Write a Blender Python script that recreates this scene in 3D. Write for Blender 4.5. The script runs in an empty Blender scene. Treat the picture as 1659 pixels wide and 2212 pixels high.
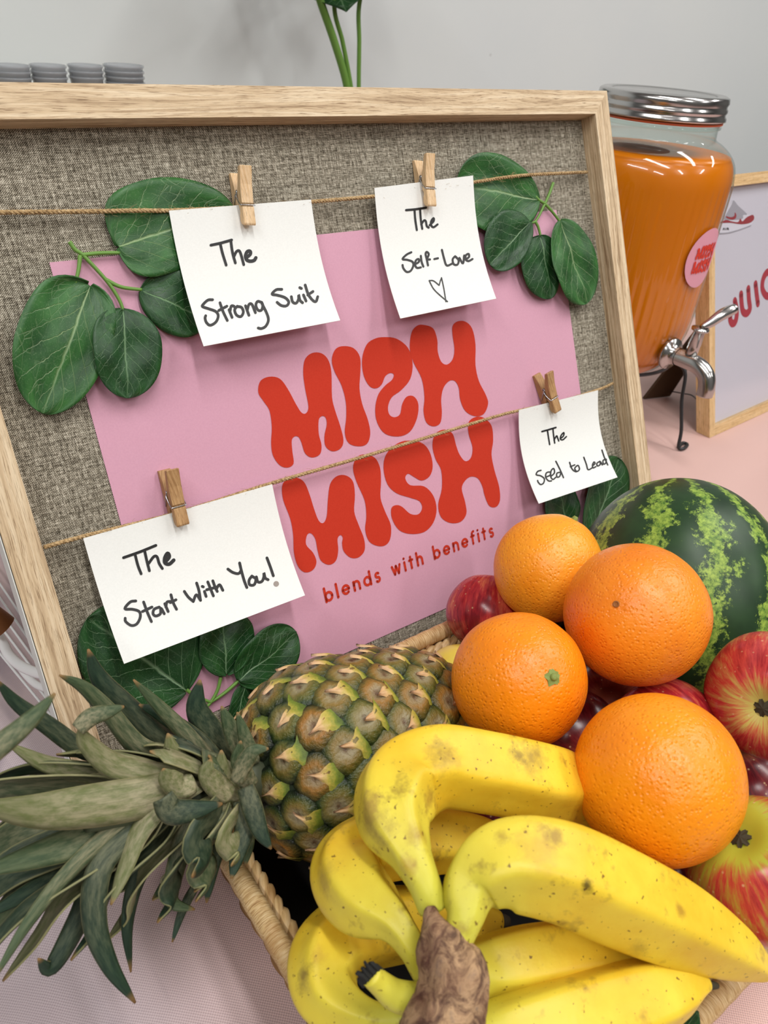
import bpy, bmesh, math, random
import numpy as np
from mathutils import Vector, Matrix, noise
from mathutils.geometry import tessellate_polygon
random.seed(7)
S = bpy.context.scene
COL = S.collection

# ---------------------------------------------------------------- camera, world, lights, exposure
F = 1661.16                                   # focal length in pixels of the 1659 x 2212 frame
CX = np.array([0.806698, -0.586828, 0.069799])                          # camera x axis (right) in the world
CY = np.array([-0.276612, -0.479320, -0.832910])                          # image down axis in the world
CZ = np.array([0.522230, 0.652599, -0.548990])                          # viewing direction in the world
C0 = np.array([0.0, 0.0, 0.449])
cam_d = bpy.data.cameras.new('camera'); cam = bpy.data.objects.new('camera', cam_d); COL.objects.link(cam)
cam_d.sensor_fit = 'HORIZONTAL'; cam_d.sensor_width = 36.0; cam_d.lens = 36.0*F/1659.0
cam_d.clip_start = 0.02; cam_d.clip_end = 50
cam.matrix_world = Matrix(((CX[0], -CY[0], -CZ[0], C0[0]), (CX[1], -CY[1], -CZ[1], C0[1]), (CX[2], -CY[2], -CZ[2], C0[2]), (0, 0, 0, 1)))
cam_d.dof.use_dof = True; cam_d.dof.focus_distance = 0.50; cam_d.dof.aperture_fstop = 21.0
S.camera = cam

W = bpy.data.worlds.new('room_light'); S.world = W; W.use_nodes = True
bg = W.node_tree.nodes['Background']; bg.inputs[0].default_value = (0.93, 0.96, 1.0, 1); bg.inputs[1].default_value = 0.05

def area(name, loc, target, sx, sy, power, col=(1, 0.985, 0.965)):
    l = bpy.data.lights.new(name, 'AREA'); l.shape = 'RECTANGLE'; l.size = sx; l.size_y = sy; l.energy = power; l.color = col
    o = bpy.data.objects.new(name, l); COL.objects.link(o); o.location = loc
    o.rotation_euler = (Vector(target)-Vector(loc)).to_track_quat('-Z', 'Y').to_euler()
    return o
LAMPS = [(-1.1, -0.3), (0.25, -0.35), (1.6, -0.2), (3.0, -0.3), (-1.1, -2.1), (0.6, -2.2), (2.3, -2.1)]   # ceiling strip lights
for lx, ly in LAMPS: area('strip_light', (lx, ly, 2.05), (lx, ly+0.02, 0), 0.16, 1.3, 24)

vs = S.view_settings
vs.view_transform = 'Standard'; vs.look = 'None'; vs.gamma = 1.0; vs.exposure = -0.22; vs.use_curve_mapping = False
S.display_settings.display_device = 'sRGB'
S.cycles.max_bounces = 10; S.cycles.transparent_max_bounces = 16; S.cycles.caustics_reflective = False; S.cycles.caustics_refractive = False
S.cycles.use_denoising = True

# ---------------------------------------------------------------- measuring helpers: points in the room on the line of sight of a photo point
def ray(x, y): return CX*((x-829.5)/F) + CY*((y-1106)/F) + CZ
def at_depth(x, y, d): return C0 + ray(x, y)*d
def at_height(x, y, z):
    r = ray(x, y); return C0 + r*((z-C0[2])/r[2])
def at_back(x, y, Y):
    r = ray(x, y); return C0 + r*(Y/r[1])
BO = np.array([0.114628, 0.467617, 0.312970]); BU = np.array([1.0, 0, 0]); BV = np.array([0.000000, -0.425521, -0.904948]); BN = np.array([-0.000000, -0.904948, 0.425521])   # board origin, right, down, towards the viewer
def board(u, v, n=0.0): return BO + BU*u + BV*v + BN*n
def board_uv(x, y, n=0.0):
    A = np.array([BU, BV, -ray(x, y)]).T
    s = np.linalg.solve(A, C0-BO-n*BN); return s[0], s[1]
def on_board(x, y, n): return board(*board_uv(x, y, n), n)
def project(P):
    d = np.asarray(P)-C0; z = d@CZ
    return 829.5+F*(d@CX)/z, 1106+F*(d@CY)/z

# ---------------------------------------------------------------- object helpers
LOC = {}
def _finish(o, loc, parent):
    COL.objects.link(o)
    pl = LOC[parent.name] if parent else np.zeros(3)
    o.location = Vector(loc-pl)
    if parent: o.parent = parent
    LOC[o.name] = np.array(loc, float)
def tag(o, label, cat=None, group=None, kind=None):
    if label: o['label'] = label
    if cat: o['category'] = cat
    if group: o['group'] = group
    if kind: o['kind'] = kind
    return o
def thing(name, loc, label, cat, group=None):
    o = bpy.data.objects.new(name, None); o.empty_display_size = 0.02
    _finish(o, np.array(loc, float), None); return tag(o, label, cat, group)
def mesh(name, V, Fc, mat, parent=None, uv=None, smooth=True, loc=None):
    """One mesh object; V are world coordinates."""
    if isinstance(mat, (list, tuple)): uv, mat, parent = mat, parent, uv     # called with the uvs straight after the faces
    V = np.asarray(V, float)
    if loc is None: loc = LOC[parent.name] if parent else V.mean(axis=0)
    loc = np.array(loc, float)
    me = bpy.data.meshes.new(name); me.from_pydata((V-loc).tolist(), [], [tuple(int(i) for i in f) for f in Fc]); me.update()
    if uv is not None:
        l = me.uv_layers.new(name='UVMap')
        idx = np.empty(len(me.loops), dtype=np.int32); me.loops.foreach_get('vertex_index', idx)
        l.data.foreach_set('uv', np.asarray(uv, np.float32)[idx].ravel())
    if smooth: me.shade_smooth()
    me.materials.append(mat)
    o = bpy.data.objects.new(name, me); _finish(o, loc, parent); return o
def solid(o, t, off=-1):
    m = o.modifiers.new('thickness', 'SOLIDIFY'); m.thickness = t; m.offset = off; return o
class MB:
    def __init__(s): s.V = []; s.F = []; s.U = []
    def add(s, V, Fc, U=None):
        b = len(s.V); s.V += [list(map(float, v)) for v in V]; s.F += [[i+b for i in f] for f in Fc]
        s.U += [list(u) for u in U] if U is not None else [[0, 0]]*len(V)
    def build(s, name, mat, parent=None, smooth=True, loc=None): return mesh(name, s.V, s.F, mat, parent, s.U, smooth, loc)
def catmull(P, n=8, closed=False):
    P = [np.asarray(p, float) for p in P]; out = []
    N = len(P); rng = N if closed else N-1
    for i in range(rng):
        if closed: a, b, c, d = P[(i-1) % N], P[i], P[(i+1) % N], P[(i+2) % N]
        else: a = P[i-1] if i else 2*P[0]-P[1]; b = P[i]; c = P[i+1]; d = P[i+2] if i+2 < N else 2*P[-1]-P[-2]
        for k in range(n):
            t = k/n
            out.append(0.5*((2*b)+(-a+c)*t+(2*a-5*b+4*c-d)*t*t+(-a+3*b-3*c+d)*t**3))
    if not closed: out.append(P[-1])
    return out
def frames(P):
    P = np.asarray(P); T = np.gradient(P, axis=0); T /= np.linalg.norm(T, axis=1)[:, None]+1e-12
    r = np.array([0, 0, 1.0]) if abs(T[0][2]) < 0.9 else np.array([1.0, 0, 0])
    n = np.cross(T[0], r); n /= np.linalg.norm(n); Ns = []
    for t in T:
        n = n-t*(n@t); n /= np.linalg.norm(n); Ns.append(n.copy())
    Ns = np.array(Ns); return T, Ns, np.cross(T, Ns)
def tube(P, R, seg=10, caps=True, shape=None, closed=False, vlen=1.0, face=None):
    P = np.asarray(P, float); n = len(P); R = np.full(n, R) if np.isscalar(R) else np.asarray(R)
    T, N, B = frames(P); V = []; U = []; Fc = []
    if face is not None:        # section angle measured from the side turned to this point
        D = np.asarray(face)-P; D -= T*np.sum(D*T, 1)[:, None]; N = D/np.linalg.norm(D, axis=1)[:, None]; B = np.cross(T, N)
    acc = np.concatenate([[0], np.cumsum(np.linalg.norm(np.diff(P, axis=0), axis=1))])
    for i in range(n):
        for k in range(seg):
            a = 2*math.pi*k/seg; m = shape(a, i/(n-1)) if shape else 1.0
            V.append(P[i]+(N[i]*math.cos(a)+B[i]*math.sin(a))*R[i]*m); U.append((k/seg, acc[i]*vlen))
    for i in range(n if closed else n-1):
        j = (i+1) % n
        for k in range(seg): Fc.append((i*seg+k, i*seg+(k+1) % seg, j*seg+(k+1) % seg, j*seg+k))
    if caps and not closed:
        V += [P[0], P[-1]]; U += [(0.5, 0), (0.5, acc[-1]*vlen)]
        a, b = len(V)-2, len(V)-1
        for k in range(seg):
            Fc.append((a, (k+1) % seg, k)); Fc.append((b, (n-1)*seg+k, (n-1)*seg+(k+1) % seg))
    return V, Fc, U
def lathe(prof, center, axis=(0, 0, 1), seg=64, up=None, disp=None):
    """prof: (radius, height along axis)."""
    ax = Vector(axis).normalized(); q = Vector((0, 0, 1)).rotation_difference(ax).to_matrix()
    V = []; U = []; Fc = []; n = len(prof); c = Vector(center)
    for i, (r, h) in enumerate(prof):
        for k in range(seg):
            a = 2*math.pi*k/seg; rr = r*(disp(a, i/(n-1)) if disp else 1)
            V.append(list(c+q@Vector((rr*math.cos(a), rr*math.sin(a), h)))); U.append((k/seg, i/(n-1)))
    for i in range(n-1):
        for k in range(seg): Fc.append((i*seg+k, i*seg+(k+1) % seg, (i+1)*seg+(k+1) % seg, (i+1)*seg+k))
    return V, Fc, U
def slab(P, off, uv=None):
    """four corners, extruded by vector off, as a box"""
    P = [np.asarray(p, float) for p in P]; Q = [p+off for p in P]
    return P+Q, [(0, 1, 2, 3), (7, 6, 5, 4), (0, 4, 5, 1), (1, 5, 6, 2), (2, 6, 7, 3), (3, 7, 4, 0)]
def box(c, s, rot=None):
    V = [np.array([sx*s[0]/2, sy*s[1]/2, sz*s[2]/2]) for sx in (-1, 1) for sy in (-1, 1) for sz in (-1, 1)]
    if rot is not None: V = [np.array(rot@Vector(v)) for v in V]
    return [v+np.asarray(c) for v in V], [(0, 1, 3, 2), (4, 6, 7, 5), (0, 4, 5, 1), (2, 3, 7, 6), (0, 2, 6, 4), (1, 5, 7, 3)]
def bevel(o, w, seg=2):
    m = o.modifiers.new('bevel', 'BEVEL'); m.width = w; m.segments = seg; m.limit_method = 'ANGLE'; return o
def poly_fill(P3):
    tris = tessellate_polygon([[Vector(p) for p in P3]]); return list(P3), [tuple(t) for t in tris]
def ribbon2d(pts, w):
    """flat stroke with round ends in 2D: vertices and faces"""
    P = np.asarray(pts, float); V = []; Fc = []
    T = np.gradient(P, axis=0); T /= np.linalg.norm(T, axis=1)[:, None]+1e-12; Nn = np.stack([-T[:, 1], T[:, 0]], 1)
    w = np.full(len(P), w) if np.isscalar(w) else np.asarray(w)
    for p, nn, ww in zip(P, Nn, w): V += [p+nn*ww/2, p-nn*ww/2]
    for i in range(len(P)-1): Fc.append((2*i, 2*i+1, 2*i+3, 2*i+2))
    for e, wd in ((0, w[0]), (-1, w[-1])):
        b = len(V); K = 10; V.append(P[e]); 
        for k in range(K): V.append(P[e]+wd/2*np.array([math.cos(2*math.pi*k/K), math.sin(2*math.pi*k/K)]))
        for k in range(K): Fc.append((b, b+1+k, b+1+(k+1) % K))
    return V, Fc

# ---------------------------------------------------------------- materials
def lin(c): return tuple(((x/255)/12.92 if x/255 <= 0.04045 else ((x/255+0.055)/1.055)**2.4) for x in c)+(1,)
class NT:
    def __init__(s, name):
        s.m = bpy.data.materials.new(name); s.m.use_nodes = True; s.t = s.m.node_tree
        s.b = s.t.nodes['Principled BSDF']; s.out = s.t.nodes['Material Output']; s._c = None
    def n(s, ty, **kw):
        x = s.t.nodes.new(ty)
        for k, v in kw.items():
            if k.startswith('i_'):
                key = k[2:]; key = int(key) if key.isdigit() else key.replace('_', ' ')
                s.set(x.inputs[key], v)
            else: setattr(x, k, v)
        return x
    def set(s, sock, v):
        if isinstance(v, bpy.types.NodeSocket): s.t.links.new(v, sock)
        elif isinstance(v, bpy.types.Node): s.t.links.new(v.outputs[0], sock)
        else: sock.default_value = v
    def P(s, **kw):
        for k, v in kw.items(): s.set(s.b.inputs[k.replace('_', ' ')], v)
    def co(s, kind='Object'):
        if s._c is None: s._c = s.n('ShaderNodeTexCoord')
        return s._c.outputs[kind]
    def map(s, vec, scale=(1, 1, 1), loc=(0, 0, 0), rot=(0, 0, 0)):
        x = s.n('ShaderNodeMapping'); s.t.links.new(vec, x.inputs[0]); x.inputs['Scale'].default_value = scale; x.inputs['Location'].default_value = loc; x.inputs['Rotation'].default_value = rot; return x.outputs[0]
    def noise(s, vec, scale, detail=4, rough=0.55, dist=0):
        x = s.n('ShaderNodeTexNoise'); s.t.links.new(vec, x.inputs['Vector']); x.inputs['Scale'].default_value = scale
        x.inputs['Detail'].default_value = detail; x.inputs['Roughness'].default_value = rough; x.inputs['Distortion'].default_value = dist; return x.outputs['Fac']
    def vor(s, vec, scale, feat='F1'):
        x = s.n('ShaderNodeTexVoronoi', feature=feat); s.t.links.new(vec, x.inputs['Vector']); x.inputs['Scale'].default_value = scale; return x.outputs['Distance']
    def ramp(s, fac, stops, interp='LINEAR'):
        x = s.n('ShaderNodeValToRGB'); s.t.links.new(fac, x.inputs[0]); r = x.color_ramp; r.interpolation = interp
        while len(r.elements) < len(stops): r.elements.new(0.5)
        for e, (p, c) in zip(r.elements, stops): e.position = p; e.color = lin(c) if len(c) == 3 else c
        return x.outputs[0]
    def mix(s, fac, a, b, mode='MIX'):
        x = s.n('ShaderNodeMix', data_type='RGBA', blend_type=mode); s.set(x.inputs[0], fac); s.set(x.inputs[6], a); s.set(x.inputs[7], b); return x.outputs[2]
    def math(s, op, a, b=0.0, c=0.0):
        x = s.n('ShaderNodeMath', operation=op); s.set(x.inputs[0], a); s.set(x.inputs[1], b); s.set(x.inputs[2], c); return x.outputs[0]
    def rng(s, v, a, b, c=0.0, d=1.0):
        x = s.n('ShaderNodeMapRange'); s.set(x.inputs[0], v); x.inputs[1].default_value = a; x.inputs[2].default_value = b; x.inputs[3].default_value = c; x.inputs[4].default_value = d; return x.outputs[0]
    def sep(s, v):
        x = s.n('ShaderNodeSeparateXYZ'); s.t.links.new(v, x.inputs[0]); return x.outputs
    def bump(s, h, strength=0.3, dist=0.001, normal=None):
        x = s.n('ShaderNodeBump'); s.set(x.inputs['Height'], h); x.inputs['Strength'].default_value = strength; x.inputs['Distance'].default_value = dist
        if normal is not None: s.t.links.new(normal, x.inputs['Normal'])
        s.t.links.new(x.outputs[0], s.b.inputs['Normal']); return x.outputs[0]
def plain(name, c, rough=0.5, metal=0.0, **kw):
    t = NT(name); t.P(Base_Color=lin(c), Roughness=rough, Metallic=metal, **kw); return t.m
BW = (0, 0, 0); WH = (255, 255, 255)

def m_wood(name, a, b, c, sc=1.0):
    t = NT(name); u = t.co('UV')
    warp = t.noise(t.map(u, (6*sc, 60*sc, 1)), 1, 3)
    wv = t.n('ShaderNodeVectorMath', operation='ADD'); t.set(wv.inputs[0], u)
    cb = t.n('ShaderNodeCombineXYZ'); t.set(cb.inputs[1], t.math('MULTIPLY', warp, 0.010/sc)); t.set(wv.inputs[1], cb.outputs[0])
    g = t.noise(t.map(wv.outputs[0], (9*sc, 330*sc, 1)), 1, 5, 0.6)
    fine = t.noise(t.map(wv.outputs[0], (70*sc, 2600*sc, 1)), 1, 3, 0.6)
    col = t.ramp(g, [(0.30, a), (0.48, b), (0.62, c)])
    pore = t.ramp(fine, [(0.36, (134, 108, 78)), (0.45, WH)])
    t.P(Base_Color=t.mix(0.75, col, pore, 'MULTIPLY'), Roughness=0.55, Specular_IOR_Level=0.3)
    t.bump(t.math('ADD', g, fine), 0.25, 0.0004); return t.m
M_OAK = m_wood('oak veneer', (152, 124, 92), (208, 183, 148), (228, 208, 176))
M_OAK2 = m_wood('light oak moulding', (196, 160, 110), (214, 180, 130), (226, 196, 150), 1.3)
M_PEG = m_wood('pale peg wood', (206, 168, 120), (224, 190, 146), (234, 206, 168), 2.2)
M_PEG2 = m_wood('brown peg wood', (150, 112, 70), (176, 136, 92), (196, 158, 112), 2.2)

def m_linen():
    t = NT('tweed linen'); u = t.co('UV')
    h = t.noise(t.map(u, (210, 2300, 1)), 1, 2, 0.6); v = t.noise(t.map(u, (2300, 210, 1), (3, 7, 0)), 1, 2, 0.6)
    hs = t.noise(t.map(u, (26, 620, 1), (5, 1, 0)), 1, 3); vs_ = t.noise(t.map(u, (620, 26, 1), (1, 4, 0)), 1, 3)
    x, y, _ = t.sep(u)
    wx = t.math('SINE', t.math('MULTIPLY', x, 2*math.pi*800)); wy = t.math('SINE', t.math('MULTIPLY', y, 2*math.pi*800))
    wv = t.math('MULTIPLY', wx, wy)
    f = t.math('ADD', t.math('ADD', h, v), t.math('ADD', t.math('MULTIPLY', hs, 0.45), t.math('MULTIPLY', vs_, 0.45)))
    f = t.math('ADD', f, t.math('MULTIPLY', wv, 0.30))
    f = t.rng(f, 0.98, 1.92)
    t.P(Base_Color=t.ramp(f, [(0.12, (40, 35, 28)), (0.42, (100, 92, 78)), (0.60, (158, 150, 132)), (0.88, (222, 215, 198))]), Roughness=0.9, Specular_IOR_Level=0.12)
    t.bump(f, 0.5, 0.0005); return t.m
M_LINEN = m_linen()
def m_paper(name, c, bump=0.05):
    t = NT(name); o = t.co('Object'); g = t.noise(o, 900, 4)
    t.P(Base_Color=t.mix(t.rng(g, 0.35, 0.65, 0, 0.5), lin(c), lin(tuple(max(0, k-9) for k in c))), Roughness=0.75, Specular_IOR_Level=0.25)
    t.bump(g, bump, 0.0003); return t.m
M_PINK = m_paper('pink poster paper', (212, 160, 180), 0.1)
M_CARD = m_paper('white card', (236, 237, 233))
M_RED = m_paper('red print', (196, 54, 32), 0.05)
M_INK = plain('black marker ink', (12, 11, 12), 0.45)
M_GREYINK = plain('grey sparkle dot', (150, 140, 132), 0.6)
def m_twine():
    t = NT('jute twine'); g = t.noise(t.co('Object'), 700, 4)
    t.P(Base_Color=t.ramp(g, [(0.3, (120, 92, 58)), (0.5, (176, 146, 102)), (0.7, (206, 180, 138))]), Roughness=0.9); t.bump(g, 0.4, 0.0004); return t.m
M_TWINE = m_twine()
M_STEEL = plain('polished steel', (186, 184, 182), 0.2, 1.0)
M_WIRE = plain('zinc wire', (190, 194, 200), 0.25, 1.0)
M_DARKWIRE = plain('dark grey wire', (60, 60, 62), 0.4, 0.6)

def m_leaf(name, dark, light, vein, teal=(30, 80, 60)):
    """UV: x = across (-1..1), y = along (0 base .. 1 tip)"""
    t = NT(name); u = t.co('UV'); x, y, _ = t.sep(u)
    wob = t.noise(t.map(u, (2.2, 5, 1)), 1.4, 3)
    ax = t.math('ABSOLUTE', t.math('ADD', x, t.math('MULTIPLY', t.math('SUBTRACT', wob, 0.5), 0.10)))
    mid = t.rng(ax, 0.0, 0.045, 1, 0)
    fade = t.rng(y, 0.05, 0.95, 1.0, 0.25)
    ph = t.math('ADD', t.math('SUBTRACT', y, t.math('MULTIPLY', t.math('POWER', ax, 0.85), 0.42)), t.math('MULTIPLY', t.math('SUBTRACT', wob, 0.5), 0.07))
    si = t.math('ABSOLUTE', t.math('SINE', t.math('MULTIPLY', ph, math.pi*6.5)))
    side = t.math('MULTIPLY', t.rng(si, 0.0, 0.11, 1, 0), t.rng(ax, 0.1, 0.95, 0.9, 0.2))
    ve = t.vor(t.map(u, (6, 9, 1)), 1.0, 'DISTANCE_TO_EDGE')
    net = t.math('MULTIPLY', t.rng(ve, 0.0, 0.05, 1, 0), t.rng(t.noise(t.map(u, (3, 3, 1)), 1.0), 0.42, 0.62, 0.0, 0.22))
    vv = t.math('MAXIMUM', t.math('MAXIMUM', t.math('MULTIPLY', mid, fade), side), net)
    br = t.noise(t.map(u, (1.2, 1.6, 1)), 1.6, 3); spk = t.noise(t.map(u, (60, 60, 1)), 1.2, 2)
    base = t.ramp(br, [(0.3, dark), (0.5, tuple((a+b)//2 for a, b in zip(dark, light))), (0.72, light)])
    base = t.mix(t.rng(spk, 0.58, 0.75, 0, 0.25), base, lin(vein))
    t.P(Base_Color=t.mix(t.math('MULTIPLY', vv, 0.8), base, lin(vein)), Roughness=0.42, Specular_IOR_Level=0.4)
    t.bump(t.math('SUBTRACT', t.math('MULTIPLY', br, 1.5), vv), 0.5, 0.0012); return t.m
M_LEAF = m_leaf('eucalyptus leaf', (20, 62, 24), (62, 116, 54), (176, 200, 150))
M_LEAFD = m_leaf('dark eucalyptus leaf', (14, 48, 20), (36, 84, 36), (150, 185, 140))
M_STALK = plain('green stalk', (104, 146, 62), 0.5)

def m_orange(name, a, b, seed):
    t = NT(name); o = t.map(t.co('Object'), (1, 1, 1), (seed, seed*2, 0))
    p = t.vor(o, 430); n1 = t.noise(o, 330, 3); big = t.noise(o, 24, 3)
    pits = t.rng(p, 0.0, 0.42, 0, 1)
    col = t.mix(t.rng(big, 0.35, 0.65), lin(a), lin(b))
    col = t.mix(t.rng(pits, 0.0, 0.5, 0.18, 0), col, lin((214, 98, 8)))
    t.P(Base_Color=col, Roughness=0.33, Specular_IOR_Level=0.5, Subsurface_Weight=0.12, Subsurface_Radius=(0.006, 0.002, 0.0005), Subsurface_Scale=0.6)
    h = t.math('ADD', t.math('MULTIPLY', pits, 0.8), t.math('ADD', n1, t.math('MULTIPLY', big, 0.6)))
    t.bump(h, 0.5, 0.0010); return t.m
M_CALYX = plain('green calyx', (128, 142, 70), 0.7)
M_SCAR = plain('blossom scar', (150, 92, 40), 0.7)

def m_apple(name, red, deep, yel, lo, hi, bias):
    """UV.y runs along the core, UV.x round it"""
    t = NT(name); u = t.co('UV'); o = t.co('Object'); x, y, _ = t.sep(u)
    cx = t.math('COSINE', t.math('MULTIPLY', x, 2*math.pi)); sx = t.math('SINE', t.math('MULTIPLY', x, 2*math.pi))
    cb = t.n('ShaderNodeCombineXYZ'); t.set(cb.inputs[0], t.math('MULTIPLY', cx, 5)); t.set(cb.inputs[1], t.math('MULTIPLY', sx, 5)); t.set(cb.inputs[2], t.math('MULTIPLY', y, 3.4))
    st = t.noise(cb.outputs[0], 1.6, 5, 0.7); bl = t.noise(o, 26, 2)
    f = t.math('ADD', t.math('MULTIPLY', st, 0.6), t.math('ADD', t.math('MULTIPLY', bl, 0.5), t.math('MULTIPLY', t.math('MULTIPLY', cx, bias), 0.2)))
    e = t.math('ABSOLUTE', t.math('SUBTRACT', y, 0.5)); f = t.math('SUBTRACT', f, t.rng(e, 0.27, 0.46, 0, 0.26))
    col = t.ramp(t.rng(f, lo, hi), [(0.0, yel), (0.35, tuple((a+b)//2 for a, b in zip(yel, red))), (0.6, red), (1.0, deep)])
    dots = t.rng(t.vor(o, 190), 0.0, 0.16, 0.75, 0)
    t.P(Base_Color=t.mix(dots, col, lin((226, 200, 150))), Roughness=0.24, Specular_IOR_Level=0.5); return t.m
M_SEPAL = plain('dry sepals', (58, 52, 34), 0.85)
def m_melon():
    t = NT('watermelon rind'); o = t.co('Object'); u = t.co('UV'); x, y, _ = t.sep(u)
    w = t.noise(o, 70, 5, 0.75); w2 = t.noise(o, 18, 2); f2 = t.noise(o, 260, 4, 0.7)
    ph = t.math('ADD', t.math('MULTIPLY', x, 11), t.math('ADD', t.math('MULTIPLY', t.math('SUBTRACT', w, 0.5), 1.5), t.math('MULTIPLY', t.math('SUBTRACT', w2, 0.5), 0.9)))
    s = t.math('ABSOLUTE', t.math('SINE', t.math('MULTIPLY', ph, math.pi)))
    s = t.math('ADD', s, t.math('MULTIPLY', t.math('SUBTRACT', f2, 0.5), 1.3))
    light = t.mix(t.rng(f2, 0.35, 0.65), lin((158, 184, 76)), lin((66, 106, 38)))
    dark = t.mix(t.rng(t.noise(o, 40, 4), 0.35, 0.65), lin((24, 50, 26)), lin((38, 68, 34)))
    t.P(Base_Color=t.mix(t.rng(s, 0.66, 0.34), dark, light), Roughness=0.4, Specular_IOR_Level=0.4)
    t.bump(w2, 0.15, 0.002); return t.m
def m_banana(name='banana skin', stains=()):
    """UV.x round, UV.y metres from the neck"""
    t = NT(name); o = t.co('Object'); u = t.co('UV'); x, y, _ = t.sep(u)
    big = t.noise(o, 38, 4, 0.6); sp = t.noise(o, 420, 2, 0.5); bruise = t.noise(t.map(o, (1, 1, 1), (3, 1, 5)), 55, 4, 0.7)
    base = t.mix(t.rng(big, 0.35, 0.68), lin((238, 206, 58)), lin((226, 184, 40)))
    base = t.mix(t.rng(y, 0.0, 0.062, 0.75, 0), base, lin((196, 208, 84)))
    base = t.mix(t.rng(sp, 0.68, 0.73, 0, 0.85), base, lin((104, 66, 26)))
    base = t.mix(t.rng(bruise, 0.58, 0.74, 0, 0.75), base, lin((122, 88, 40)))
    t_fine = t.noise(t.map(o, (1, 1, 1), (9, 2, 4)), 130, 5, 0.7)
    for p, r, c, k in stains:
        d = t.n('ShaderNodeVectorMath', operation='DISTANCE'); t.set(d.inputs[0], o); d.inputs[1].default_value = tuple(p)
        q = t.math('ADD', t.math('DIVIDE', d.outputs['Value'], r), t.math('MULTIPLY', t.math('SUBTRACT', t_fine, 0.5), 2.6))
        base = t.mix(t.rng(q, 1.05, 0.15, 0, k*.85), base, lin(c))
    t.P(Base_Color=base, Roughness=0.42, Specular_IOR_Level=0.4, Subsurface_Weight=0.06, Subsurface_Radius=(0.005, 0.003, 0.001), Subsurface_Scale=0.5)
    t.bump(t.math('ADD', big, t.math('MULTIPLY', sp, 0.15)), 0.25, 0.002); return t.m
def m_bstem():
    t = NT('dried banana stem'); o = t.co('Object'); a = t.noise(o, 90, 6, 0.7, 1.2); b = t.noise(o, 30, 3)
    c = t.ramp(a, [(0.3, (50, 32, 24)), (0.43, (112, 82, 62)), (0.56, (186, 150, 112)), (0.72, (110, 96, 88))])
    c = t.mix(t.rng(b, 0.55, 0.7, 0, 0.7), c, lin((84, 34, 20)))
    t.P(Base_Color=c, Roughness=0.8); t.bump(a, 0.8, 0.003); return t.m
M_FRAY = plain('black frayed tip', (26, 26, 24), 0.9)

def m_fruitlet():
    """UV.x = distance from the centre 0..1, UV.y = side (0 towards the crown .. 1 towards the base)"""
    t = NT('pineapple fruitlet'); o = t.co('Object'); u = t.co('UV'); x, y, _ = t.sep(u)
    r = t.n('ShaderNodeObjectInfo').outputs['Random']
    nz = t.noise(t.map(o, (1, 1, 1)), 260, 4, 0.65)
    rr = t.math('ADD', x, t.math('MULTIPLY', t.math('SUBTRACT', nz, 0.5), 0.45))
    c = t.ramp(rr, [(0.0, (96, 70, 46)), (0.20, (146, 136, 104)), (0.45, (120, 108, 56)), (0.66, (86, 88, 34)), (0.82, (40, 58, 24)), (0.95, (12, 24, 10))])
    c2 = t.ramp(rr, [(0.0, (104, 70, 44)), (0.25, (150, 124, 86)), (0.5, (158, 104, 36)), (0.72, (96, 78, 30)), (0.92, (24, 32, 14))])
    f = t.math('ADD', t.math('MULTIPLY', r, 0.75), t.math('MULTIPLY', t.noise(o, 120, 2), 0.35))
    t.P(Base_Color=t.mix(t.rng(f, 0.35, 0.95, 0, 0.85), c, c2), Roughness=0.36, Specular_IOR_Level=0.45)
    t.bump(t.math('ADD', nz, t.math('MULTIPLY', t.noise(o, 620, 3), 0.5)), 0.8, 0.0016); return t.m
def m_bract():
    """UV.y 0 base .. 1 tip"""
    t = NT('pineapple bract'); o = t.co('Object'); u = t.co('UV'); x, y, _ = t.sep(u)
    nz = t.noise(t.map(o, (1, 1, 1)), 300, 4, 0.6)
    f = t.math('ADD', y, t.math('MULTIPLY', t.math('SUBTRACT', nz, 0.5), 0.5))
    t.P(Base_Color=t.ramp(f, [(0.0, (48, 72, 20)), (0.22, (112, 126, 34)), (0.42, (176, 160, 64)), (0.62, (210, 174, 122)), (0.85, (196, 158, 122)), (1.0, (110, 80, 58))]), Roughness=0.6)
    t.bump(nz, 0.5, 0.001); return t.m
def m_crown(name, top, mid, basec):
    """UV.x across -1..1, UV.y 0 base .. 1 tip"""
    t = NT(name); u = t.co('UV'); x, y, _ = t.sep(u)
    st = t.noise(t.map(u, (26, 1.5, 1)), 1, 4, 0.6); bl = t.noise(t.map(u, (1.5, 5, 1)), 1.5, 4, 0.65); pi = t.noise(t.map(u, (7, 26, 1)), 1.3, 3, 0.6)
    ax = t.math('ABSOLUTE', x)
    c = t.mix(t.rng(t.math('ADD', y, t.math('MULTIPLY', t.math('SUBTRACT', bl, 0.5), 0.7)), 0.15, 0.75), lin(basec), lin(mid))
    c = t.mix(t.rng(bl, 0.42, 0.62, 0, 0.75), c, lin(top))
    c = t.mix(t.rng(st, 0.45, 0.7, 0, 0.4), c, lin(tuple(k//2 for k in mid)))
    c = t.mix(t.rng(pi, 0.66, 0.75, 0, 0.6), c, lin((60, 62, 36)))
    c = t.mix(t.rng(ax, 0.93, 1.0, 0, 0.4), c, lin((176, 170, 116)))
    c = t.mix(t.rng(y, 0.93, 0.99, 0, 0.8), c, lin((150, 112, 66)))
    t.P(Base_Color=c, Roughness=0.5, Specular_IOR_Level=0.35); t.bump(t.math('ADD', st, t.math('MULTIPLY', bl, 0.5)), 0.35, 0.0008); return t.m
M_CR = [m_crown('pale crown leaf', (92, 104, 52), (130, 130, 94), (164, 156, 124)), m_crown('dark crown leaf', (22, 44, 32), (40, 62, 44), (98, 102, 78)), m_crown('mid crown leaf', (48, 70, 44), (82, 96, 66), (146, 140, 110))]

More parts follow.
